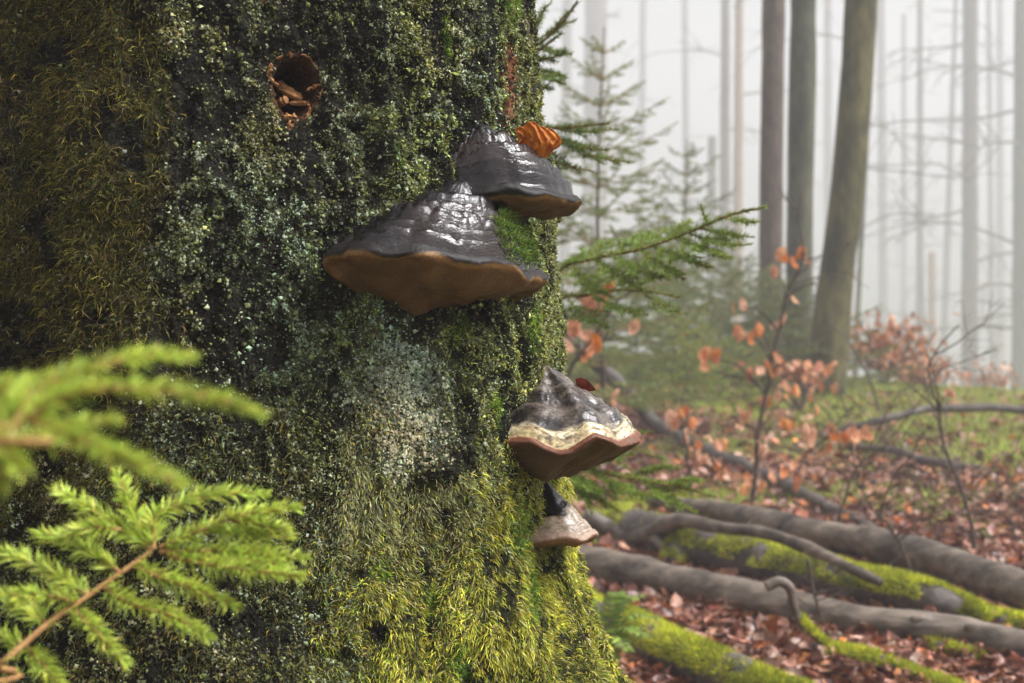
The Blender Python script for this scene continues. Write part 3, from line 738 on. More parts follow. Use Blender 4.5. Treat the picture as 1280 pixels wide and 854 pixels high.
for tw, dd in (([(190, 689), (168, 643), (147, 593)], .03), ([(188, 686), (150, 658), (107, 633), (68, 613)], .05), ([(192, 686), (196, 645), (234, 628), (274, 618), (328, 618)], .04),
               ([(200, 684), (264, 659), (305, 643), (368, 636)], .0), ([(200, 690), (285, 689), (378, 697)], -.02), ([(210, 694), (250, 704), (305, 712), (374, 720)], -.05),
               ([(168, 708), (200, 722), (239, 735), (292, 758)], -.04), ([(130, 735), (163, 755), (214, 770), (258, 796)], -.06), ([(150, 715), (100, 684), (48, 667)], .04),
               ([(112, 745), (76, 722), (30, 700), (-20, 690)], .03), ([(90, 760), (120, 790), (155, 828)], -.05), ([(60, 780), (30, 760), (-10, 740)], .03), ([(30, 806), (60, 840), (80, 870)], -.04),
               ([(100, 755), (60, 745), (10, 745)], -.03), ([(250, 665), (300, 668), (360, 672)], .02), ([(150, 662), (120, 660), (85, 668)], .02), ([(290, 650), (320, 655), (356, 662)], .015),
               ([(264, 692), (310, 700), (350, 706)], -.03), ([(30, 806), (-10, 790), (-40, 770)], .0)):
    n = len(tw); sp.twig(pp(*[(x, y, 1.0 + dd * k / max(1, n - 1) - (.0 if x > 120 else .02)) for k, (x, y) in enumerate(tw)]), .0017, .0008, g=g, colr=GREEN, **NK)
sp.build(fg, 41, True)
sp = Spray()
main = np.vstack([at_stem(.98)[None], pix(-80, 548, .56)[None], pix(0, 540, .575)[None], pix(40, 520, .58)[None]])
sp.twig(smooth_path(main, 20), .0021, .0014, .011, .0012, 1500, g, GREEN, 7)
for tw, dd in (([(20, 530), (40, 490), (101, 463), (178, 447), (240, 446)], .05), ([(40, 520), (70, 500), (127, 486), (203, 489), (270, 498), (322, 516)], .0), ([(38, 524), (75, 540), (117, 557), (178, 583), (228, 606)], -.02),
               ([(40, 522), (91, 532), (142, 527)], .02), ([(0, 540), (10, 500), (40, 474)], .03), ([(-10, 541), (5, 560), (30, 590)], -.03), ([(-40, 545), (-10, 500), (10, 478)], .0), ([(-20, 543), (-5, 575), (0, 610)], -.02), ([(0, 538), (20, 520), (60, 512)], .02)):
    n = len(tw); sp.twig(pp(*[(x, y, .58 + dd * k / max(1, n - 1)) for k, (x, y) in enumerate(tw)]), .0017, .0008, L=.0105, w=.0011, dens=4600, g=g, colr=GREEN, fwd=.95)
sp.build(fg, 42, True)
for i in range(16):
    z = fb[2] + .25 + i * .095; az = g.uniform(R(105), R(262)); ln = .62 * (1 - i / 22)
    auto_branch(fg, at_stem(z), az, ln, ln * .15, g, 4300 + i, .0135, .0026, 500, GREEN, 10, .45, .2)

# a spruce behind the trunk, its boughs showing past the right edge
g = np.random.default_rng(61)
bb = np.array([-.12, 2.95, gz(-.12, 2.95)])
bs = thing('spruce_tree', tuple(bb), 'spruce behind the mossy trunk with boughs showing past its right edge', 'spruce')
bst = bb + np.stack([.02 * np.sin(np.linspace(0, 5, 14)), .02 * np.cos(np.linspace(0, 4, 14)), np.linspace(-.05, 3.4, 14)], 1)
V, F = tube(bst, np.linspace(.032, .006, 14), 10, .1, 30, 3); obj('trunk', V, F, M['beech_twig'], bs)
def bstem(z): return np.array([np.interp(z, bst[:, 2], bst[:, i]) for i in range(3)])
SG = (.16, .23, .055)
def bough(mainpx, twigs, zs, seed, L=.014, w=.0017, dens=1500, colr=SG):
    sp = Spray(); m = np.vstack([bstem(zs)[None]] + [pix(*p)[None] for p in mainpx])
    sp.twig(smooth_path(m, 24), .0038, .0014, L, w * 1.2, dens * 1.6, g, colr, 6)
    for t_ in twigs:
        tp = pp(*t_); sp.twig(tp, .0018, .0009, L, w, dens, g, colr, 4); ln = np.linalg.norm(tp[-1] - tp[0])
        for m in range(int(2 + ln / .022) if ln > .06 else 0):
            f = .2 + .7 * m / (2 + ln / .022); q = tp[int(f * (len(tp) - 1))]; dv = norm(tp[-1] - tp[0]); sd = norm(np.cross(dv, UP)) * (1 if m % 2 else -1)
            sp.twig(q + norm(dv * .8 + sd * .6 + UP * g.uniform(-.3, .15)) * np.linspace(0, 1, 3)[:, None] * ln * .4 * (1.1 - f), .0012, .0007, L, w, dens, g, colr, 3)
    sp.build(bs, seed)
bough([(650, 62, 2.55), (690, 42, 2.45), (722, 3, 2.4)], [[(670, 52, 2.5), (695, 35, 2.5), (720, 26, 2.5)], [(660, 58, 2.5), (700, 66, 2.45), (706, 62, 2.42)], [(665, 52, 2.5), (675, 20, 2.5), (690, 2, 2.5)], [(690, 42, 2.45), (705, 20, 2.43), (716, 14, 2.42)]], 1.62, 611)
bough([(645, 90, 2.5), (668, 68, 2.45), (702, 42, 2.4)], [[(655, 80, 2.5), (690, 72, 2.45), (707, 66, 2.45)], [(652, 82, 2.5), (690, 92, 2.45), (704, 95, 2.42)], [(648, 86, 2.5), (685, 98, 2.4), (702, 103, 2.4)]], 1.55, 612)
bough([(645, 105, 2.5), (670, 98, 2.45), (700, 94, 2.4)], [[(648, 100, 2.5), (670, 108, 2.4), (690, 112, 2.4)], [(650, 132, 2.4), (662, 136, 2.4), (676, 143, 2.4)]], 1.5, 613)
bough([(640, 130, 2.6), (665, 150, 2.5), (690, 160, 2.45), (760, 155, 2.4)], [[(680, 158, 2.5), (720, 165, 2.45), (772, 162, 2.45)], [(670, 160, 2.5), (710, 180, 2.45), (760, 188, 2.4)], [(690, 165, 2.5), (730, 192, 2.45), (790, 204, 2.4)], [(650, 170, 2.5), (690, 200, 2.45), (740, 215, 2.4)]], 1.4, 614)
# the long bough with a free leader
bough([(690, 345, 2.75), (735, 325, 2.62), (800, 312, 2.5), (860, 291, 2.42), (910, 270, 2.36), (956, 259, 2.32)],
      [[(885, 281, 2.4), (880, 268, 2.38), (876, 258, 2.36)], [(905, 273, 2.4), (930, 276, 2.36), (948, 278, 2.34)], [(875, 286, 2.4), (905, 292, 2.36), (940, 297, 2.32)], [(860, 291, 2.42), (895, 305, 2.36), (938, 306, 2.3)],
       [(845, 297, 2.44), (880, 312, 2.36), (915, 322, 2.28)], [(830, 303, 2.46), (850, 285, 2.5), (862, 275, 2.55)], [(815, 308, 2.48), (850, 322, 2.4), (890, 335, 2.32)], [(800, 312, 2.5), (830, 335, 2.4), (855, 350, 2.35)],
       [(790, 314, 2.5), (805, 298, 2.6), (830, 288, 2.65)], [(770, 318, 2.55), (790, 300, 2.6), (815, 294, 2.65)], [(765, 320, 2.55), (800, 338, 2.45), (838, 350, 2.4)], [(745, 324, 2.6), (770, 345, 2.5), (800, 362, 2.42)],
       [(730, 327, 2.62), (745, 310, 2.7), (770, 300, 2.75)], [(715, 333, 2.66), (735, 355, 2.58), (765, 372, 2.5)], [(700, 340, 2.7), (715, 325, 2.7), (740, 316, 2.75)]], .95, 615, .014, .0019, 1500, (.23, .32, .065))
bough([(690, 385, 2.8), (730, 370, 2.7), (790, 362, 2.6), (850, 372, 2.5)], [[(710, 375, 2.7), (730, 395, 2.6), (760, 410, 2.5)], [(740, 368, 2.7), (770, 385, 2.6), (810, 395, 2.5)], [(780, 362, 2.65), (810, 350, 2.6), (842, 345, 2.6)], [(800, 363, 2.6), (830, 385, 2.5), (858, 392, 2.5)],
       [(720, 373, 2.7), (745, 352, 2.7), (775, 345, 2.7)]], .85, 616, .013, .0017, 1300, (.18, .26, .06))
# low boughs by the ground
bough([(700, 590, 2.85), (750, 592, 2.8), (800, 600, 2.75), (860, 612, 2.7), (895, 622, 2.7)], [[(720, 590, 2.8), (750, 575, 2.8), (790, 568, 2.8)], [(740, 592, 2.8), (780, 612, 2.7), (820, 622, 2.7)], [(780, 597, 2.8), (820, 586, 2.8), (850, 585, 2.8)], [(800, 600, 2.75), (830, 622, 2.7), (870, 640, 2.65)],
       [(715, 592, 2.8), (740, 618, 2.75), (775, 640, 2.7)], [(830, 606, 2.75), (860, 600, 2.7), (880, 603, 2.7)], [(705, 592, 2.8), (722, 612, 2.75), (740, 642, 2.7)], [(705, 590, 2.8), (730, 605, 2.75), (770, 625, 2.7)]], .45, 617, .015, .0019, 2400, (.24, .33, .06))
bough([(690, 545, 2.9), (730, 552, 2.85), (790, 560, 2.8), (830, 575, 2.8)], [[(720, 550, 2.85), (750, 562, 2.8), (790, 590, 2.7)], [(750, 555, 2.85), (780, 545, 2.8), (815, 540, 2.8)], [(700, 548, 2.9), (720, 575, 2.8), (735, 600, 2.75)]], .55, 618, .014, .0018, 1500, (.18, .26, .06))
for i in range(16):
    z = .5 + i * .17; auto_branch(bs, bstem(z), R(-90) + i * 2.4, .17, .04, g, 6300 + i, .014, .0028, 420, SG, 6, .5, .2, .003, 1)
for i in range(14):
    z = .55 + i * .2; az = g.uniform(R(60), R(215)); ln = .75 * (1 - i / 20)
    auto_branch(bs, bstem(z), az, ln, ln * .2, g, 6200 + i, .014, .0028, 420, SG, 9, .45, .25)
# saplings further back
def gbase(px, d): x = (px - 640) / FPX * d; return (x, d, gz(x, d))
def htop(px, py, d): return (1 - (py - 427) / FPX * d) - gz((px - 640) / FPX * d, d)
spruce('s', gbase(752, 7.5), htop(752, 35, 7.5), 'slender spruce sapling with open tiers rising past the orange curled leaf', 71, .85, 13, 5, (.19, .25, .08), .021, .0062, 250, .5)
spruce('s', gbase(855, 13.5), htop(855, 175, 13.5), 'fog-dimmed small spruce between the slender sapling and the pale pine trunks', 72, 1.15, 11, 5, (.14, .19, .06), .03, .012, 130, .5, first=.05, levels=1)
spruce('s', gbase(912, 12.0), htop(912, 318, 12.0), 'low bushy spruce in front of the paired vertical trunks', 73, 1.1, 9, 6, (.16, .21, .055), .03, .012, 130, .55, first=.05, levels=1)
spruce('s', gbase(795, 11.0), htop(795, 300, 11.0), 'dark little spruce under the long free bough', 74, 1.1, 9, 6, (.14, .19, .05), .03, .011, 150, .55, first=.05, levels=1)
spruce('s', gbase(858, 8.4), htop(858, 392, 8.4), 'tiny pale green spruce seedling on the grassy rise', 75, .45, 7, 5, (.26, .33, .07), .018, .006, 450, .55, first=.2)
spruce('s', gbase(985, 11.2), htop(985, 345, 11.2), 'dim spruce sapling at the foot of the paired vertical trunks', 76, 1.0, 8, 5, (.12, .165, .05), .026, .008, 230, .55, levels=1, first=.05)
spruce('s', gbase(930, 9.6), htop(930, 432, 9.6), 'knee-high spruce seedling left of the dark twiggy beech', 77, .35, 5, 5, (.2, .26, .06), .018, .006, 400, .55, levels=1)

# ------------------------------------------------------------------ trees in the fog
def limb(S, p, d, ln, r, depth, g, droop=.0):
    n = 7; u = np.linspace(0, 1, n)[:, None]; side = norm(np.cross(d, g.normal(0, 1, 3)))
    path = p + d * u * ln + side * np.sin(u * g.uniform(2, 5)) * ln * .06 + UP * (-droop * ln * u ** 2) + np.cumsum(g.normal(0, .012 * ln, (n, 3)), 0) * (u > 0)
    S.add(*tube(path, np.linspace(r, r * .35, n), 5 if depth else 4, cap=False))
    if depth > 0:
        for k in range(int(g.integers(3, 6))):
            f = g.uniform(.25, .97); q = np.array([np.interp(f, u[:, 0], path[:, i]) for i in range(3)])
            dd = norm(d + g.normal(0, .65, 3)); limb(S, q, dd, ln * g.uniform(.3, .5), r * .45, depth - 1, g, droop)
def forest_tree(px_base, d, width_px, mat, label, seed, px_top=None, py_top=0, limbs=6, z0=1.5, H=26.0, bend=0.0, group=None, depth=2, taper=.55, limb_len=2.0, droop=.25, stub=None, flare=.3):
    g = np.random.default_rng(seed); x, y, z = gbase(px_base, d)
    r = width_px / FPX * d / 2
    root = thing('forest_tree' if stub is None else 'broken_trunk', (x, y, z), label, 'tree' if stub is None else 'stump', group)
    H = stub or H
    ztop = 1 - (py_top - 427) / FPX * d
    xt = ((px_top if px_top is not None else px_base) - 640) / FPX * d
    slope = (xt - x) / max(ztop - z, .1)
    n = 30; h = np.linspace(-.15, H, n); u = h / H
    lean = slope * np.clip(h, 0, ztop - z) + bend * np.sin(np.clip(h / (ztop - z), 0, 1) * np.pi) + slope * .3 * np.clip(h - (ztop - z), 0, 99)
    path = np.stack([x + lean, np.full(n, y) + .02 * np.sin(h * 1.3 + seed), z + h], 1)
    rad = r * (1 - (1 - taper) * np.clip(u, 0, 1)) * (1 + flare * np.exp(-np.clip(h, 0, 99) / .28))
    path = smooth_path(path, 90); rad = np.interp(np.linspace(0, 1, 90), np.linspace(0, 1, n), rad)
    V, F = tube(path, rad, 18, .10, 3.0, seed); obj('trunk', V, F, mat, root)
    for k in range(limbs):
        hz = z0 + (H - z0 - 1) * (k + .5 * g.random()) / max(limbs, 1)
        p = np.array([np.interp(z + hz, path[:, 2], path[:, i]) for i in range(3)])
        az = g.uniform(0, 2 * np.pi); el = g.uniform(-.05, .45)
        S = Soup(); limb(S, p, np.array([math.cos(az) * math.cos(el), math.sin(az) * math.cos(el), math.sin(el)]), limb_len * g.uniform(.6, 1.2), r * .16 + .008, depth, g, droop)
        S.build('branch', M['beech_twig'], root)
    return root
forest_tree(962, 13.5, 29, M['trunk_brown'], 'straight brown trunk, one of the close pair beside the leaning beech', 81, 967, limbs=4, z0=7, taper=.9, flare=.15)
forest_tree(998, 12.0, 33, M['trunk_green'], 'straight greenish grey trunk, one of the close pair beside the leaning beech', 82, 1004, limbs=4, z0=7, taper=.9, flare=.15)
forest_tree(1028, 10.6, 43, M['trunk_olive'], 'thick olive brown beech trunk leaning to one side in the mist', 83, 1077, limbs=5, z0=6, bend=.03, taper=.5)
forest_tree(1212, 61, 21, M['trunk_brown'], 'misty grey straight trunk beyond the bare upright twig', 84, 1213, limbs=17, z0=2.5, limb_len=6.0, taper=.8)
forest_tree(1276, 54, 23, M['trunk_green'], 'misty grey trunk standing alone past the other far trunks', 85, 1278, limbs=17, z0=2.5, limb_len=6.0, taper=.75)
forest_tree(921, 58, 14, M['trunk_pink'], 'thin pale orange pine trunk in the fog', 86, 924, limbs=6, z0=3, limb_len=2.4)
forest_tree(905, 64, 15, M['trunk_brown'], 'thin faint grey trunk close beside the pale orange pine', 87, 907, limbs=6, z0=2, limb_len=3.2)
forest_tree(889, 72, 13, M['trunk_brown'], 'faint snapped trunk beside the thin grey one', 88, 891, limbs=2, z0=2, stub=11.5, taper=.8, limb_len=1)
forest_tree(742, 94, 34, M['trunk_brown'], 'broad barely visible trunk in the fog behind the slender sapling', 89, 745, limbs=6, z0=5, taper=.8)
forest_tree(1150, 78, 11, M['trunk_brown'], 'thin faint vertical trunk near the broken stub', 90, 1150, limbs=8, z0=3, limb_len=3.6)
forest_tree(1178, 86, 10, M['trunk_brown'], 'thin faint slanting trunk in the fog', 91, 1195, limbs=5, z0=3, limb_len=3.0)
forest_tree(1165, 70, 11, M['trunk_pink'], 'short broken stub of a trunk in the fog', 92, 1165, limbs=1, z0=.8, stub=6.6, taper=.85, limb_len=.7)
forest_tree(1068, 30, 7, M['trunk_olive'], 'pole-thin young tree just beyond the leaning beech', 93, 1092, limbs=9, z0=1.6, limb_len=2.8, taper=.4, H=14)
forest_tree(1300, 17, 15, M['trunk_olive'], 'slim bare beech whose twiggy limbs hang into the fog', 94, 1305, limbs=14, z0=2.2, limb_len=2.8, taper=.5)
for k, (pxb, dd, wp) in enumerate(((1105, 100, 12), (1250, 104, 11), (705, 98, 15), (860, 108, 10), (1130, 112, 8), (800, 110, 10), (1240, 92, 8), (1035, 105, 12))):
    forest_tree(pxb, dd, wp, M['trunk_brown'], 'ghostly trunk almost lost in the far fog', 120 + k, pxb + (k % 3 - 1) * 4, limbs=4, z0=6, limb_len=5, group='ghostly far trunks', depth=1, taper=.8, H=29)

# ------------------------------------------------------------------ fallen logs, sticks and moss
def fur(path, rad, n, seed, colr=(.54, .53, .045), L=(.010, .024), top=.1, w=(.0016, .003), spread=1.0):
    g = np.random.default_rng(seed); k = g.uniform(0, len(path) - 1.001, n); i = k.astype(int); f = (k - i)[:, None]
    p = path[i] * (1 - f) + path[i + 1] * f; T = norm(path[i + 1] - path[i]); r = np.interp(k, np.arange(len(path)), np.broadcast_to(rad, (len(path),)))
    A = norm(np.cross(T, UP)); B = np.cross(A, T); th = g.uniform(top, np.pi - top, n)
    d = A * np.cos(th)[:, None] + B * np.sin(th)[:, None]
    P = p + d * r[:, None] * .97
    keep = fbm(P * 9, 4, seed, .6) > -.24 * spread
    P, d, T = P[keep], d[keep], T[keep]; m = len(P)
    tone = fbm(P * 14, 2, seed + 1)[:, None]
    c = jitcol(colr, m, g, .35) * (1 + .8 * tone); gr = g.random(m) < .3; c[gr] = jitcol((.20, .30, .025), gr.sum(), g, .3)
    return blades(P, d + g.normal(0, .45, (m, 3)), g.uniform(*L, m), g.uniform(*w, m), c, seed + 2)
def log(name, label, pts, mat, cat='log', moss=0, seed=0, lift=0.0, bump=.2, seg=18, tags=(), mosscol=(.54, .53, .045), at=None, rpx=6, mossfrom=0, thin=.62):
    """pts: (px, py of the lower edge, radius px[, lift])"""
    P = []; Rr = []
    if at:
        dist = at if callable(at) else (lambda x: at)
        P = [pix(*q, dist(q[0])) for q in pts]; Rr = [rpx / FPX * dist(q[0]) * (1 - thin * (k / len(pts)) ** 1.5) for k, q in enumerate(pts)]
    for q in ([] if at else pts):
        gq = gpix(q[0], q[1]); r = q[2] / FPX * gq[1]; P.append(gq + UP * (r * .9 + lift + (q[3] if len(q) > 3 else 0))); Rr.append(r)
    n = 14 * len(pts); path = smooth_path(np.array(P), n); path = path + np.stack([0 * path[:, 0], fbm(path * 3.1, 2, seed + 40), fbm(path * 4.3, 2, seed + 41)], 1) * .018; rad = smooth_path(np.array(Rr)[:, None], n)[:, 0]
    V, F = tube(path, rad, seg, bump, 7.0, seed)
    base = path[0]
    if moss:
        root = thing(name, tuple(path[0]), label, cat); obj('wood', V, F, M['mossbase'] if moss > 0 and mat is None else mat, root)
        k0 = int(mossfrom * len(path)); V, F, Cc = fur(path[k0:], rad[k0:], abs(moss), seed + 5, mosscol); obj('moss', V, F, M['moss'], root, Cc, kind='stuff')
    else:
        root = thing(name, tuple(path[0]), label, cat); obj('wood', V, F, mat, root)
    return root, path, rad
def side_twig(root, pts, r, mat, name='twig'):
    p = smooth_path(np.array([pix(*q) for q in pts]), 5 * len(pts)); V, F = tube(p, np.linspace(r, r * .45, len(p)), 7, .1, 20, 3); obj(name, V, F, mat, root)
L1, p1, r1 = log('fallen_log', 'long smooth grey fallen log lying lowest across the leaf litter', [(640, 718, 22), (705, 722, 23), (800, 742, 24), (900, 762, 23), (1000, 783, 22), (1100, 798, 20), (1200, 811, 20), (1300, 830, 21)], M['log'], seed=1)
for k, i in enumerate((44, 62, 86, 97)):
    V, F = lump(p1[i] + np.array([0, -r1[i] * .75, r1[i] * .55]), (.024, .010, .014), 60 + k, 2, .4, 12, 8); obj('knot', V, F, M['log'], L1)
L2, p2, r2 = log('fallen_log', 'grey fallen log resting above the mossy log at its far side', [(810, 640, 6), (880, 655, 12), (940, 672, 16), (1000, 688, 18), (1100, 712, 21), (1200, 742, 23), (1300, 780, 25)], M['log'], seed=2, lift=.03)
L3, p3, r3 = log('mossy_log', 'rotten log thickly furred with yellow green moss between two grey logs', [(770, 672, 18), (850, 702, 27), (950, 728, 27), (1050, 752, 26), (1130, 768, 24), (1210, 783, 18), (1285, 795, 12)], M['log_dark'], moss=30000, seed=3, bump=.45)
L4, p4, r4 = log('crooked_branch', 'crooked forked grey branch propped over the mossy log', [(730, 645), (762, 660), (792, 671), (814, 665), (836, 653), (872, 653), (920, 662), (970, 672), (1020, 687), (1064, 709), (1100, 728)], M['log'], cat='branch', seed=4, bump=.35, at=lambda x: float(np.interp(x, proj(p3)[0], p3[:, 1] - r3)) - .05, rpx=12)
d4 = p4[36][1] - .02
side_twig(L4, [(806, 667, d4 + .01), (822, 676, d4 - .14), (832, 692, d4 - .2), (848, 714, d4 - .26)], .022, M['log'], 'fork')
side_twig(L4, [(930, 662, d4 - .0), (940, 650, d4), (944, 640, d4)], .007, M['log'], 'twig_stub')
side_twig(L4, [(858, 654, d4), (852, 645, d4), (846, 640, d4)], .008, M['log'], 'twig_stub')
_x5 = [690, 830, 900, 960, 1030, 1095]; _d5 = [gpix(x_, y_)[1] for x_, y_ in ((830, 546), (900, 578), (960, 603), (1030, 640), (1095, 672))]; _d5 = [_d5[0] + .7] + _d5
L5, p5, r5 = log('fallen_branch', 'long dark fallen branch running downhill behind the leafy beech sapling', [(690, 416), (745, 452), (790, 495), (830, 538), (900, 570), (960, 595), (1030, 632), (1095, 664)], M['log_dark'], cat='branch', seed=5, at=lambda x: float(np.interp(x, _x5, _d5)), rpx=9, thin=.1)
L6, p6, r6 = log('fallen_branch', 'dark broken branch lying across the grassy slope', [(1040, 545, 4), (1120, 548, 5, .1), (1180, 540, 5, .12), (1290, 540, 5, .1)], M['log_dark'], cat='branch', seed=6)
L7, p7, r7 = log('fallen_branch', 'dark branch with frosty grey knots below the one across the slope', [(1050, 560, 4), (1110, 572, 5, .03), (1165, 590, 6, .02), (1230, 592, 5)], M['log_dark'], cat='branch', seed=7)
L8, p8, r8 = log('mossy_root', 'low root ridge covered in yellow green moss beside the fern', [(690, 742, 16), (740, 790, 24), (800, 822, 27), (860, 850, 28), (930, 878, 27), (1010, 900, 25)], M['log_dark'], cat='root', moss=24000, seed=8, bump=.5)
L9, p9, r9 = log('mossy_stick', 'flat mossy stick among the red leaves below the hooked stick', [(1030, 822, 8), (1080, 836, 11), (1130, 850, 11), (1200, 876, 10)], M['log_dark'], cat='stick', moss=7000, seed=9)
L10, p10, r10 = log('mossy_stick', 'short mossy stick lying close in front of the lowest grey log', [(1125, 806, 6), (1170, 818, 10), (1215, 830, 9), (1240, 838, 5)], M['log_dark'], cat='stick', moss=5000, seed=10)
L11, p11, r11 = log('hooked_stick', 'thin hooked stick with a mossy end leaning over the lowest grey log', [(958, 738), (975, 731), (989, 740), (993, 762), (1003, 785), (1020, 800), (1040, 815)], M['log'], cat='stick', moss=1500, seed=11, at=3.72, rpx=6.5, mossfrom=.6)
L12, p12, r12 = log('mossy_stump', 'little rounded mossy stump in the fork of the crooked branch', [(838, 715, 12), (850, 706, 17, .02), (858, 700, 12, .05)], M['log_dark'], cat='stump', moss=5000, seed=12)
for k, (lab, pts) in enumerate((('wiry dark dead twig sprawled over the lowest grey log beside the hooked stick', [(1010, 700), (1016, 735), (1026, 770), (1040, 800)]), ('thin dead twig lying across the mossy log', [(1010, 742), (1050, 735), (1090, 722), (1115, 705)]))):
    gq = np.random.default_rng(70 + k); dT = 3.75 + .5 * k; pt = smooth_path(np.array([pix(*p, dT) for p in pts]), 24)
    root = thing('dead_twig', tuple(pt[0]), lab, 'twig'); V, F = tube(pt, np.linspace(.005, .0022, 24), 6, .15, 40, k); obj('stem', V, F, M['beech_twig'], root)
    for m in range(7):
        S = Soup(); limb(S, pt[int(gq.integers(2, 23))], norm(np.array([gq.normal(), gq.normal() * .4, gq.uniform(-.2, .8)])), gq.uniform(.06, .16), .0024, 1, gq); S.build('side_twig', M['beech_twig'], root)
# a flat mossy tussock on the rise
for k, (px, py, rp) in enumerate(((770, 655, 26), (815, 462, 14), (790, 640, 22), (855, 640, 26), (900, 655, 20))):
    q = gpix(px, py); r = rp / FPX * q[1]
    V, F = lump(q, (r * 1.7, r * 1.3, r * .7), 300 + k, 1.5, .3, 30, 16)
    root = thing('moss_tussock', tuple(q), ['moss tussock right beside the small pale fungus', 'small bright moss dome on the far green rise', 'moss tussock under the low spruce bough', 'yellow moss tussock behind the crooked branch', 'yellow moss tussock at the end of the upper grey log'][k], 'moss')
    obj('cushion', V, F, M['mossbase'], root)
    g = np.random.default_rng(700 + k); ix = g.choice(len(V), 2500); Q = V[ix] + g.normal(0, r * .12, (2500, 3)); d = norm(V[ix] - q) + g.normal(0, .4, (2500, 3))
    Q = q + (Q - q)
    V2, F2, C2 = blades(Q, d, g.uniform(.010, .025, 2500), g.uniform(.002, .004, 2500), jitcol((.32, .34, .035), 2500, g, .35), k); obj('moss', V2, F2, M['moss'], root, C2, kind='stuff')

# ------------------------------------------------------------------ fern
d8 = float(np.interp(750, proj(p8)[0], p8[:, 1] - r8)); xf = (748 - 640) / FPX * 3.3; q = np.array([xf, 3.3, gz(xf, 3.3)]); fr = thing('fern', tuple(q), 'small green fern growing at the foot of the mossy trunk', 'fern')
for k, (tx, ty, dd) in enumerate(((826, 772, -.04), (806, 742, .04), (778, 738, .06), (742, 752, .0), (812, 796, -.1), (790, 814, -.12), (722, 780, -.05))):
    tip = pix(tx, ty, q[1] + dd); mid = pix(752 + .35 * (tx - 752), 800 + .5 * (ty - 800) - 8, q[1] + dd * .5)
    path = smooth_path(np.array([q, mid, tip]), 26); S = Soup(); S.add(*tube(path, np.linspace(.0016, .0006, 26), 4), (.14, .16, .04))
    g = np.random.default_rng(k)
    T = norm(np.gradient(path, axis=0)); A = norm(np.cross(T, UP)); U = np.cross(A, T)
    for i in range(4, 26):
        for sgn in (-1, 1):
            ll = .036 * math.sin(math.pi * (i / 26) ** .8) ** .8 + .004; dv = norm(A[i] * sgn + T[i] * .35 + U[i] * g.uniform(-.25, .1)); wv = np.cross(dv, U[i]) * ll * .12
            p0 = path[i]; p1_ = p0 + dv * ll * .5; p2_ = p0 + dv * ll - U[i] * ll * .15
            S.add(np.array([p0 - wv * .6, p0 + wv * .6, p1_ + wv, p1_ - wv, p2_]), np.array([[0, 1, 2], [0, 2, 3], [3, 2, 4]]), jitcol((.20, .30, .045), 1, g, .3)[0])
    S.build('frond', M['fern'], fr)

# ------------------------------------------------------------------ beech saplings with clinging leaves
LEAFM = [mesh('leaf', *leaf_geo(.058, .036, .25 + .1 * (k % 3), .25 + .15 * (k % 4), k)) for k in range(8)]
def hang_leaf(root, P, size, g, mat, base):
    me = LEAFM[int(g.integers(0, 8))]
    o = link('leaf', me, mat, root); o.location = Vector(P) - base; s = size / .058 * g.uniform(.75, 1.15); o.scale = (s, s, s)
    o.rotation_euler = (g.uniform(-1.9, -.6), g.uniform(-.7, .7), g.uniform(0, 6.28)); return o
def beech(base_px, d, path_px, label, leaves, seed, r=.008, twigs=8, tl=.25, cat='sapling', group=None, leafsize=.058, extra=()):
    g = np.random.default_rng(seed); d = gpix(*path_px[0])[1]; P = np.array([pix(*p, d) for p in path_px])
    P[0, 2] = gz(P[0, 0], P[0, 1]) - .01
    root = thing('beech_sapling', tuple(P[0]), label, cat, group)
    path = smooth_path(P, 40); path += np.cumsum(g.normal(0, .0018, (40, 3)), 0)
    V, F = tube(path, np.linspace(r, r * .3, 40), 8, .12, 40, seed); obj('stem', V, F, M['beech_twig'], root)
    for k in range(twigs):
        i = int(g.integers(8, 38)); S = Soup(); az = g.uniform(0, 6.28); dv = norm(np.array([math.cos(az), math.sin(az) * .7, g.uniform(.1, .9)]))
        limb(S, path[i], dv, tl * g.uniform(.5, 1.2), r * .4, 2 if tl > .25 else 1, g); S.build('branch', M['beech_twig'], root)
    base = Vector(P[0])
    for (lx, ly, n, sprd) in leaves:
        c = pix(lx, ly, d); j = int(np.argmin(np.linalg.norm(path - c, axis=1)))
        tip = c; mid = (path[j] + c) / 2 - UP * .01
        if np.linalg.norm(path[j] - c) > .015:
            S = Soup(); S.add(*tube(smooth_path(np.array([path[max(j - 3, 0)], mid, tip]), 8), np.linspace(r * .3, r * .12, 8), 4)); S.build('branch', M['beech_twig'], root)
        for _ in range(n):
            hang_leaf(root, c + g.normal(0, sprd / FPX * d, 3) * np.array([1, 1, .8]), leafsize, g, M['leaf_hang'], base)
    return root
beech(0, 3.6, [(938, 640), (945, 590), (948, 545), (962, 480), (968, 440), (980, 395), (986, 360), (1005, 320), (998, 270), (999, 238)], 'crooked beech sapling with clusters of orange leaves before the paired trunks',
      [(980, 328, 4, 9), (1003, 322, 3, 7), (990, 374, 1, 2), (970, 345, 2, 6), (915, 381, 1, 3), (928, 385, 1, 3), (925, 418, 3, 8), (945, 415, 4, 9), (972, 405, 2, 7), (880, 446, 3, 8), (893, 450, 2, 6), (938, 462, 4, 10), (952, 460, 3, 8), (978, 455, 2, 6), (972, 470, 1, 3), (955, 500, 2, 6), (975, 490, 2, 8), (930, 520, 2, 10), (1000, 500, 1, 6), (985, 525, 3, 8), (960, 560, 2, 8), (990, 598, 3, 8)], 501, .011, 9, .22, leafsize=.068)
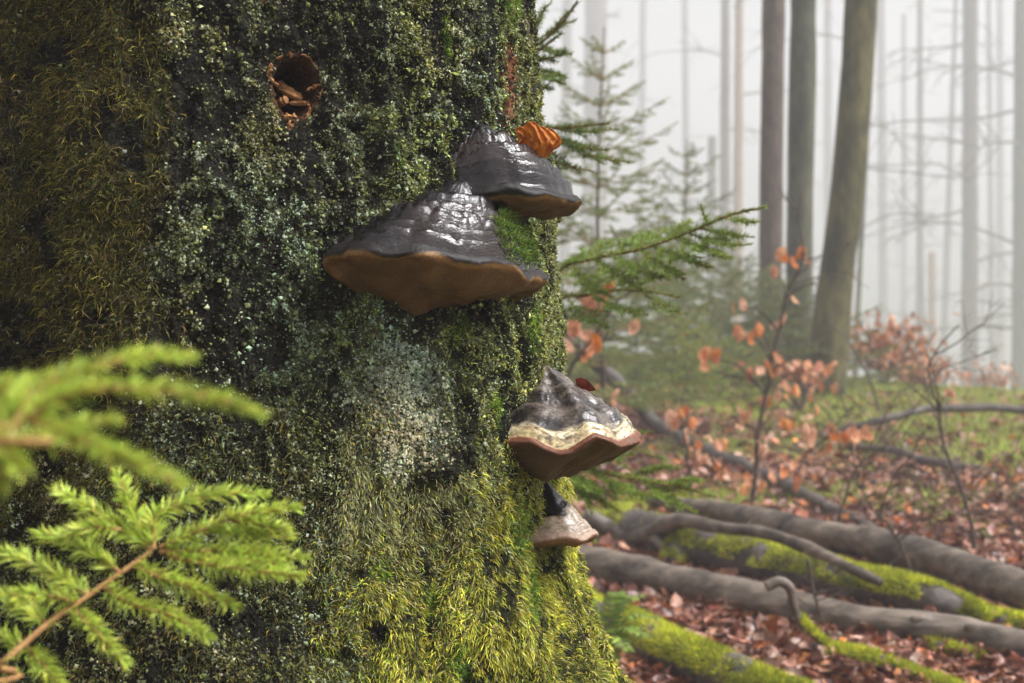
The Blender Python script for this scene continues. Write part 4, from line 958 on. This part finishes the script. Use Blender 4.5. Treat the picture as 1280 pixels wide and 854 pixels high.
beech(0, 2.9, [(672, 700), (688, 560), (708, 470), (724, 437), (742, 408), (760, 380), (778, 362), (802, 345)], 'thin beech twig with a few orange leaves close behind the trunk',
      [(795, 411, 1, 1), (735, 388, 2, 6), (755, 372, 2, 8), (710, 415, 3, 9), (722, 408, 2, 7), (738, 432, 2, 8), (760, 385, 1, 4), (700, 440, 2, 6), (725, 445, 1, 4), (765, 500, 1, 6)], 502, .008, 4, .2, leafsize=.07)
beech(0, 4.3, [(1218, 690), (1210, 640), (1195, 590), (1180, 545), (1172, 500), (1160, 460), (1168, 430), (1195, 395)], 'bare dark upright beech twig forked at the tip', [(1188, 490, 1, 4), (1182, 498, 1, 3)], 503, .0085, 11, .34)
beech(0, 4.6, [(1150, 750), (1130, 690), (1110, 655), (1090, 640), (1070, 610)], 'tangle of bare dark twigs by the end of the fallen branch', [(1045, 545, 3, 8), (1065, 548, 2, 8), (1010, 545, 2, 7)], 504, .006, 14, .45)
beech(0, 5.2, [(945, 610), (975, 590), (1005, 575), (1040, 540), (1070, 505)], 'sprawling low beech twig with pale leaves behind the crooked sapling', [(1005, 545, 3, 8), (1038, 540, 3, 8), (1060, 545, 3, 10), (1085, 545, 2, 8), (1030, 470, 3, 8), (1010, 490, 3, 10), (1040, 560, 2, 8), (870, 550, 2, 8)], 505, .008, 8, .35, leafsize=.065)
beech(0, 4.0, [(868, 640), (862, 600), (858, 560), (850, 520), (855, 480)], 'small beech sprout with curled orange leaves above the fallen branch', [(855, 512, 3, 8), (862, 525, 2, 6), (845, 530, 3, 8), (838, 522, 2, 7), (905, 590, 3, 9), (930, 600, 3, 8), (880, 575, 3, 9), (960, 600, 3, 9), (900, 560, 2, 8)], 506, .007, 5, .2, leafsize=.062)
beech(0, 5.0, [(1270, 690), (1262, 650), (1230, 640), (1190, 655)], 'bare wiry twig arching low near the end of the upper grey log', [], 507, .006, 12, .45)
beech(0, 4.8, [(1040, 690), (1050, 640), (1062, 600), (1080, 570), (1100, 530)], 'bare slanting beech twig over the leaf litter', [(1075, 610, 1, 6)], 508, .006, 12, .45)
beech(0, 8.5, [(1100, 520), (1085, 470), (1060, 430), (1040, 410)], 'bare bent twig rising from the green slope', [], 509, .009, 5, .5)
# hazy orange beech shrubs on the crest
def haze_shrub(px, py, d, rpx, n, label, seed):
    g = np.random.default_rng(seed); b = gbase(px, d); root = thing('beech_shrub', b, label, 'shrub')
    c = pix(px, py, d); r = rpx / FPX * d
    for k in range(7):
        S = Soup(); tip = c + g.normal(0, .6, 3) * r; bv = np.array(b); v = tip - bv; limb(S, bv, norm(v), np.linalg.norm(v), .012, 2, g); S.build('branch', M['beech_twig'], root)
    S = Soup(); Vl, Fl = leaf_geo(.07, .045, .3, .3, seed, 3, 4)
    for k in range(n):
        p = c + np.array([g.normal(0, r * .75), g.normal(0, r * .6), np.clip(g.normal(0, r * .4), -r, r)]); m_ = rotm((g.uniform(-1.8, -.4), g.uniform(-.6, .6), g.uniform(0, 6.28)))
        S.add(Vl @ m_.T * g.uniform(.7, 1.2) + p, Fl, jitcol((.52, .22, .1), 1, g, .25)[0])
    S.build('foliage', M['leaf_litter'], root, kind='stuff')
haze_shrub(1105, 430, 12.5, 36, 420, 'misty orange beech shrub beside the leaning beech trunk', 601)
haze_shrub(1140, 465, 13.5, 34, 300, 'misty orange beech shrub on the crest below the broken stub', 602)
haze_shrub(1235, 475, 17, 28, 160, 'faint orange shrub between the two misty far trunks', 603)
haze_shrub(1000, 468, 9.2, 22, 90, 'low row of pale orange leaves at the foot of the leaning beech', 604)

# ------------------------------------------------------------------ leaf litter and grass
g = np.random.default_rng(900)
n = 60000
y = 2.7 + 8.5 * g.random(n) ** 1.35; x = y * (g.uniform(-.02, .42, n))
wide = g.random(n) < .16; x[wide] = y[wide] * g.uniform(-.5, .62, wide.sum())
Pl = np.stack([x, y, ground(x, y)], 1); gm_ = green_mask(Pl)
keep = g.random(n) > gm_ * .93; Pl = Pl[keep]
pxl, pyl = proj(Pl)
vis = (pxl > 705) & (Pl[:, 0] > 0) & (pxl < 1280) & (pyl < 852) & (pyl > 440)
order = np.argsort(np.where(vis, Pl[:, 1], 99))
near = []; 
for k in order:                                             # the nearest leaves that show, spread a little
    if len(near) >= 300: break
    if all((Pl[k, 0] - Pl[j, 0]) ** 2 + (Pl[k, 1] - Pl[j, 1]) ** 2 > .022 ** 2 for j in near[-60:]): near.append(k)
def settle(k): return Vector((Pl[k, 0], Pl[k, 1], Pl[k, 2] + g.uniform(.006, .022)))
FALLM = [mesh('leaf', *leaf_geo(.068, .043, g.uniform(-.1, .35), g.uniform(-.2, .45), 40 + k)) for k in range(10)]
for k in near:
    o = link('fallen_leaf', FALLM[int(g.integers(0, 10))], M['leaf_fallen'], None, settle(k))
    o.rotation_euler = (g.normal(0, .38), g.normal(0, .38), g.uniform(0, 6.28)); s = g.uniform(.7, 1.15); o.scale = (s, s, s)
    tag(o, 'wet reddish brown beech leaf lying in the leaf litter', 'leaf', 'fallen leaves near the logs')
rest = np.setdiff1d(np.arange(len(Pl)), near); rest = rest[g.random(len(rest)) < .37]
m = len(rest); Vl, Fl = leaf_geo(.07, .045, .2, .25, 5, 3, 4); Vl, Fl = Vl[:-4], Fl[:-1]; Fl = np.concatenate([Fl[:, [0, 1, 2]], Fl[:, [0, 2, 3]]])
e = np.stack([g.normal(0, .55, m), g.normal(0, .55, m), g.uniform(0, 6.28, m)], 1)
cx, sx_ = np.cos(e[:, 0]), np.sin(e[:, 0]); cy_, sy_ = np.cos(e[:, 1]), np.sin(e[:, 1]); cz, sz = np.cos(e[:, 2]), np.sin(e[:, 2])
Rm = np.stack([np.stack([cz * cy_, cz * sy_ * sx_ - sz * cx, cz * sy_ * cx + sz * sx_], -1), np.stack([sz * cy_, sz * sy_ * sx_ + cz * cx, sz * sy_ * cx - cz * sx_], -1), np.stack([-sy_, cy_ * sx_, cy_ * cx], -1)], 1)
VV = np.einsum('nij,vj->nvi', Rm, Vl) * g.uniform(.65, 1.2, (m, 1, 1)) + (Pl[rest] + np.array([0, 0, .012]) + UP * g.uniform(-.006, .012, (m, 1)))[:, None]
FF = (np.arange(m)[:, None, None] * len(Vl) + Fl[None]).reshape(-1, 3)
CC = np.array(LEAFC)[g.integers(0, len(LEAFC), m)] * np.exp(g.normal(-.08, .45, (m, 1)))
o = obj('leaf_litter', VV.reshape(-1, 3), FF, M['leaf_litter'], None, np.repeat(CC, len(Vl), 0)); tag(o, 'carpet of wet brown beech leaves over the forest floor', 'leaf litter', kind='stuff')
n = 90000
y = 3 + 15 * g.random(n) ** .8; x = y * g.uniform(-.1, .45, n)
Pg = np.stack([x, y, ground(x, y)], 1); keep = g.random(n) < green_mask(Pg) ** 1.5; Pg = Pg[keep]; m = len(Pg)
c = jitcol((.27, .32, .04), m, g, .4); yl = g.random(m) < .3; c[yl] = jitcol((.34, .28, .10), yl.sum(), g, .3)
V, F, Cc = blades(Pg, g.normal(0, .5, (m, 3)) + UP, g.uniform(.03, .08, m), g.uniform(.004, .008, m), c, 12)
o = obj('grass', V, F, M['grass'], None, Cc); tag(o, 'short damp grass and moss over the slope', 'grass', kind='stuff')

# ------------------------------------------------------------------ the fog
X0, X1, Y0, Y1, Z0, Z1 = -128, 128, -105, 152, float(gzv.min()) - 1.0, 32.0
V = np.array([[x, y, z] for z in (Z0, Z1) for y in (Y0, Y1) for x in (X0, X1)])
F = np.array([[0, 2, 3, 1], [4, 5, 7, 6], [0, 1, 5, 4], [2, 6, 7, 3], [0, 4, 6, 2], [1, 3, 7, 5]])
hz = bpy.data.materials.new('fog'); hz.use_nodes = True; nt = hz.node_tree; nt.nodes.clear()
pv = nt.nodes.new('ShaderNodeVolumePrincipled'); ho = nt.nodes.new('ShaderNodeOutputMaterial')
pv.inputs['Color'].default_value = (.85, .84, .905, 1); pv.inputs['Density'].default_value = FOG; pv.inputs['Anisotropy'].default_value = .2
nt.links.new(pv.outputs[0], ho.inputs['Volume'])
o = obj('haze', V, F, hz, smooth=False); tag(o, 'pale autumn fog filling the forest', 'fog', kind='stuff')
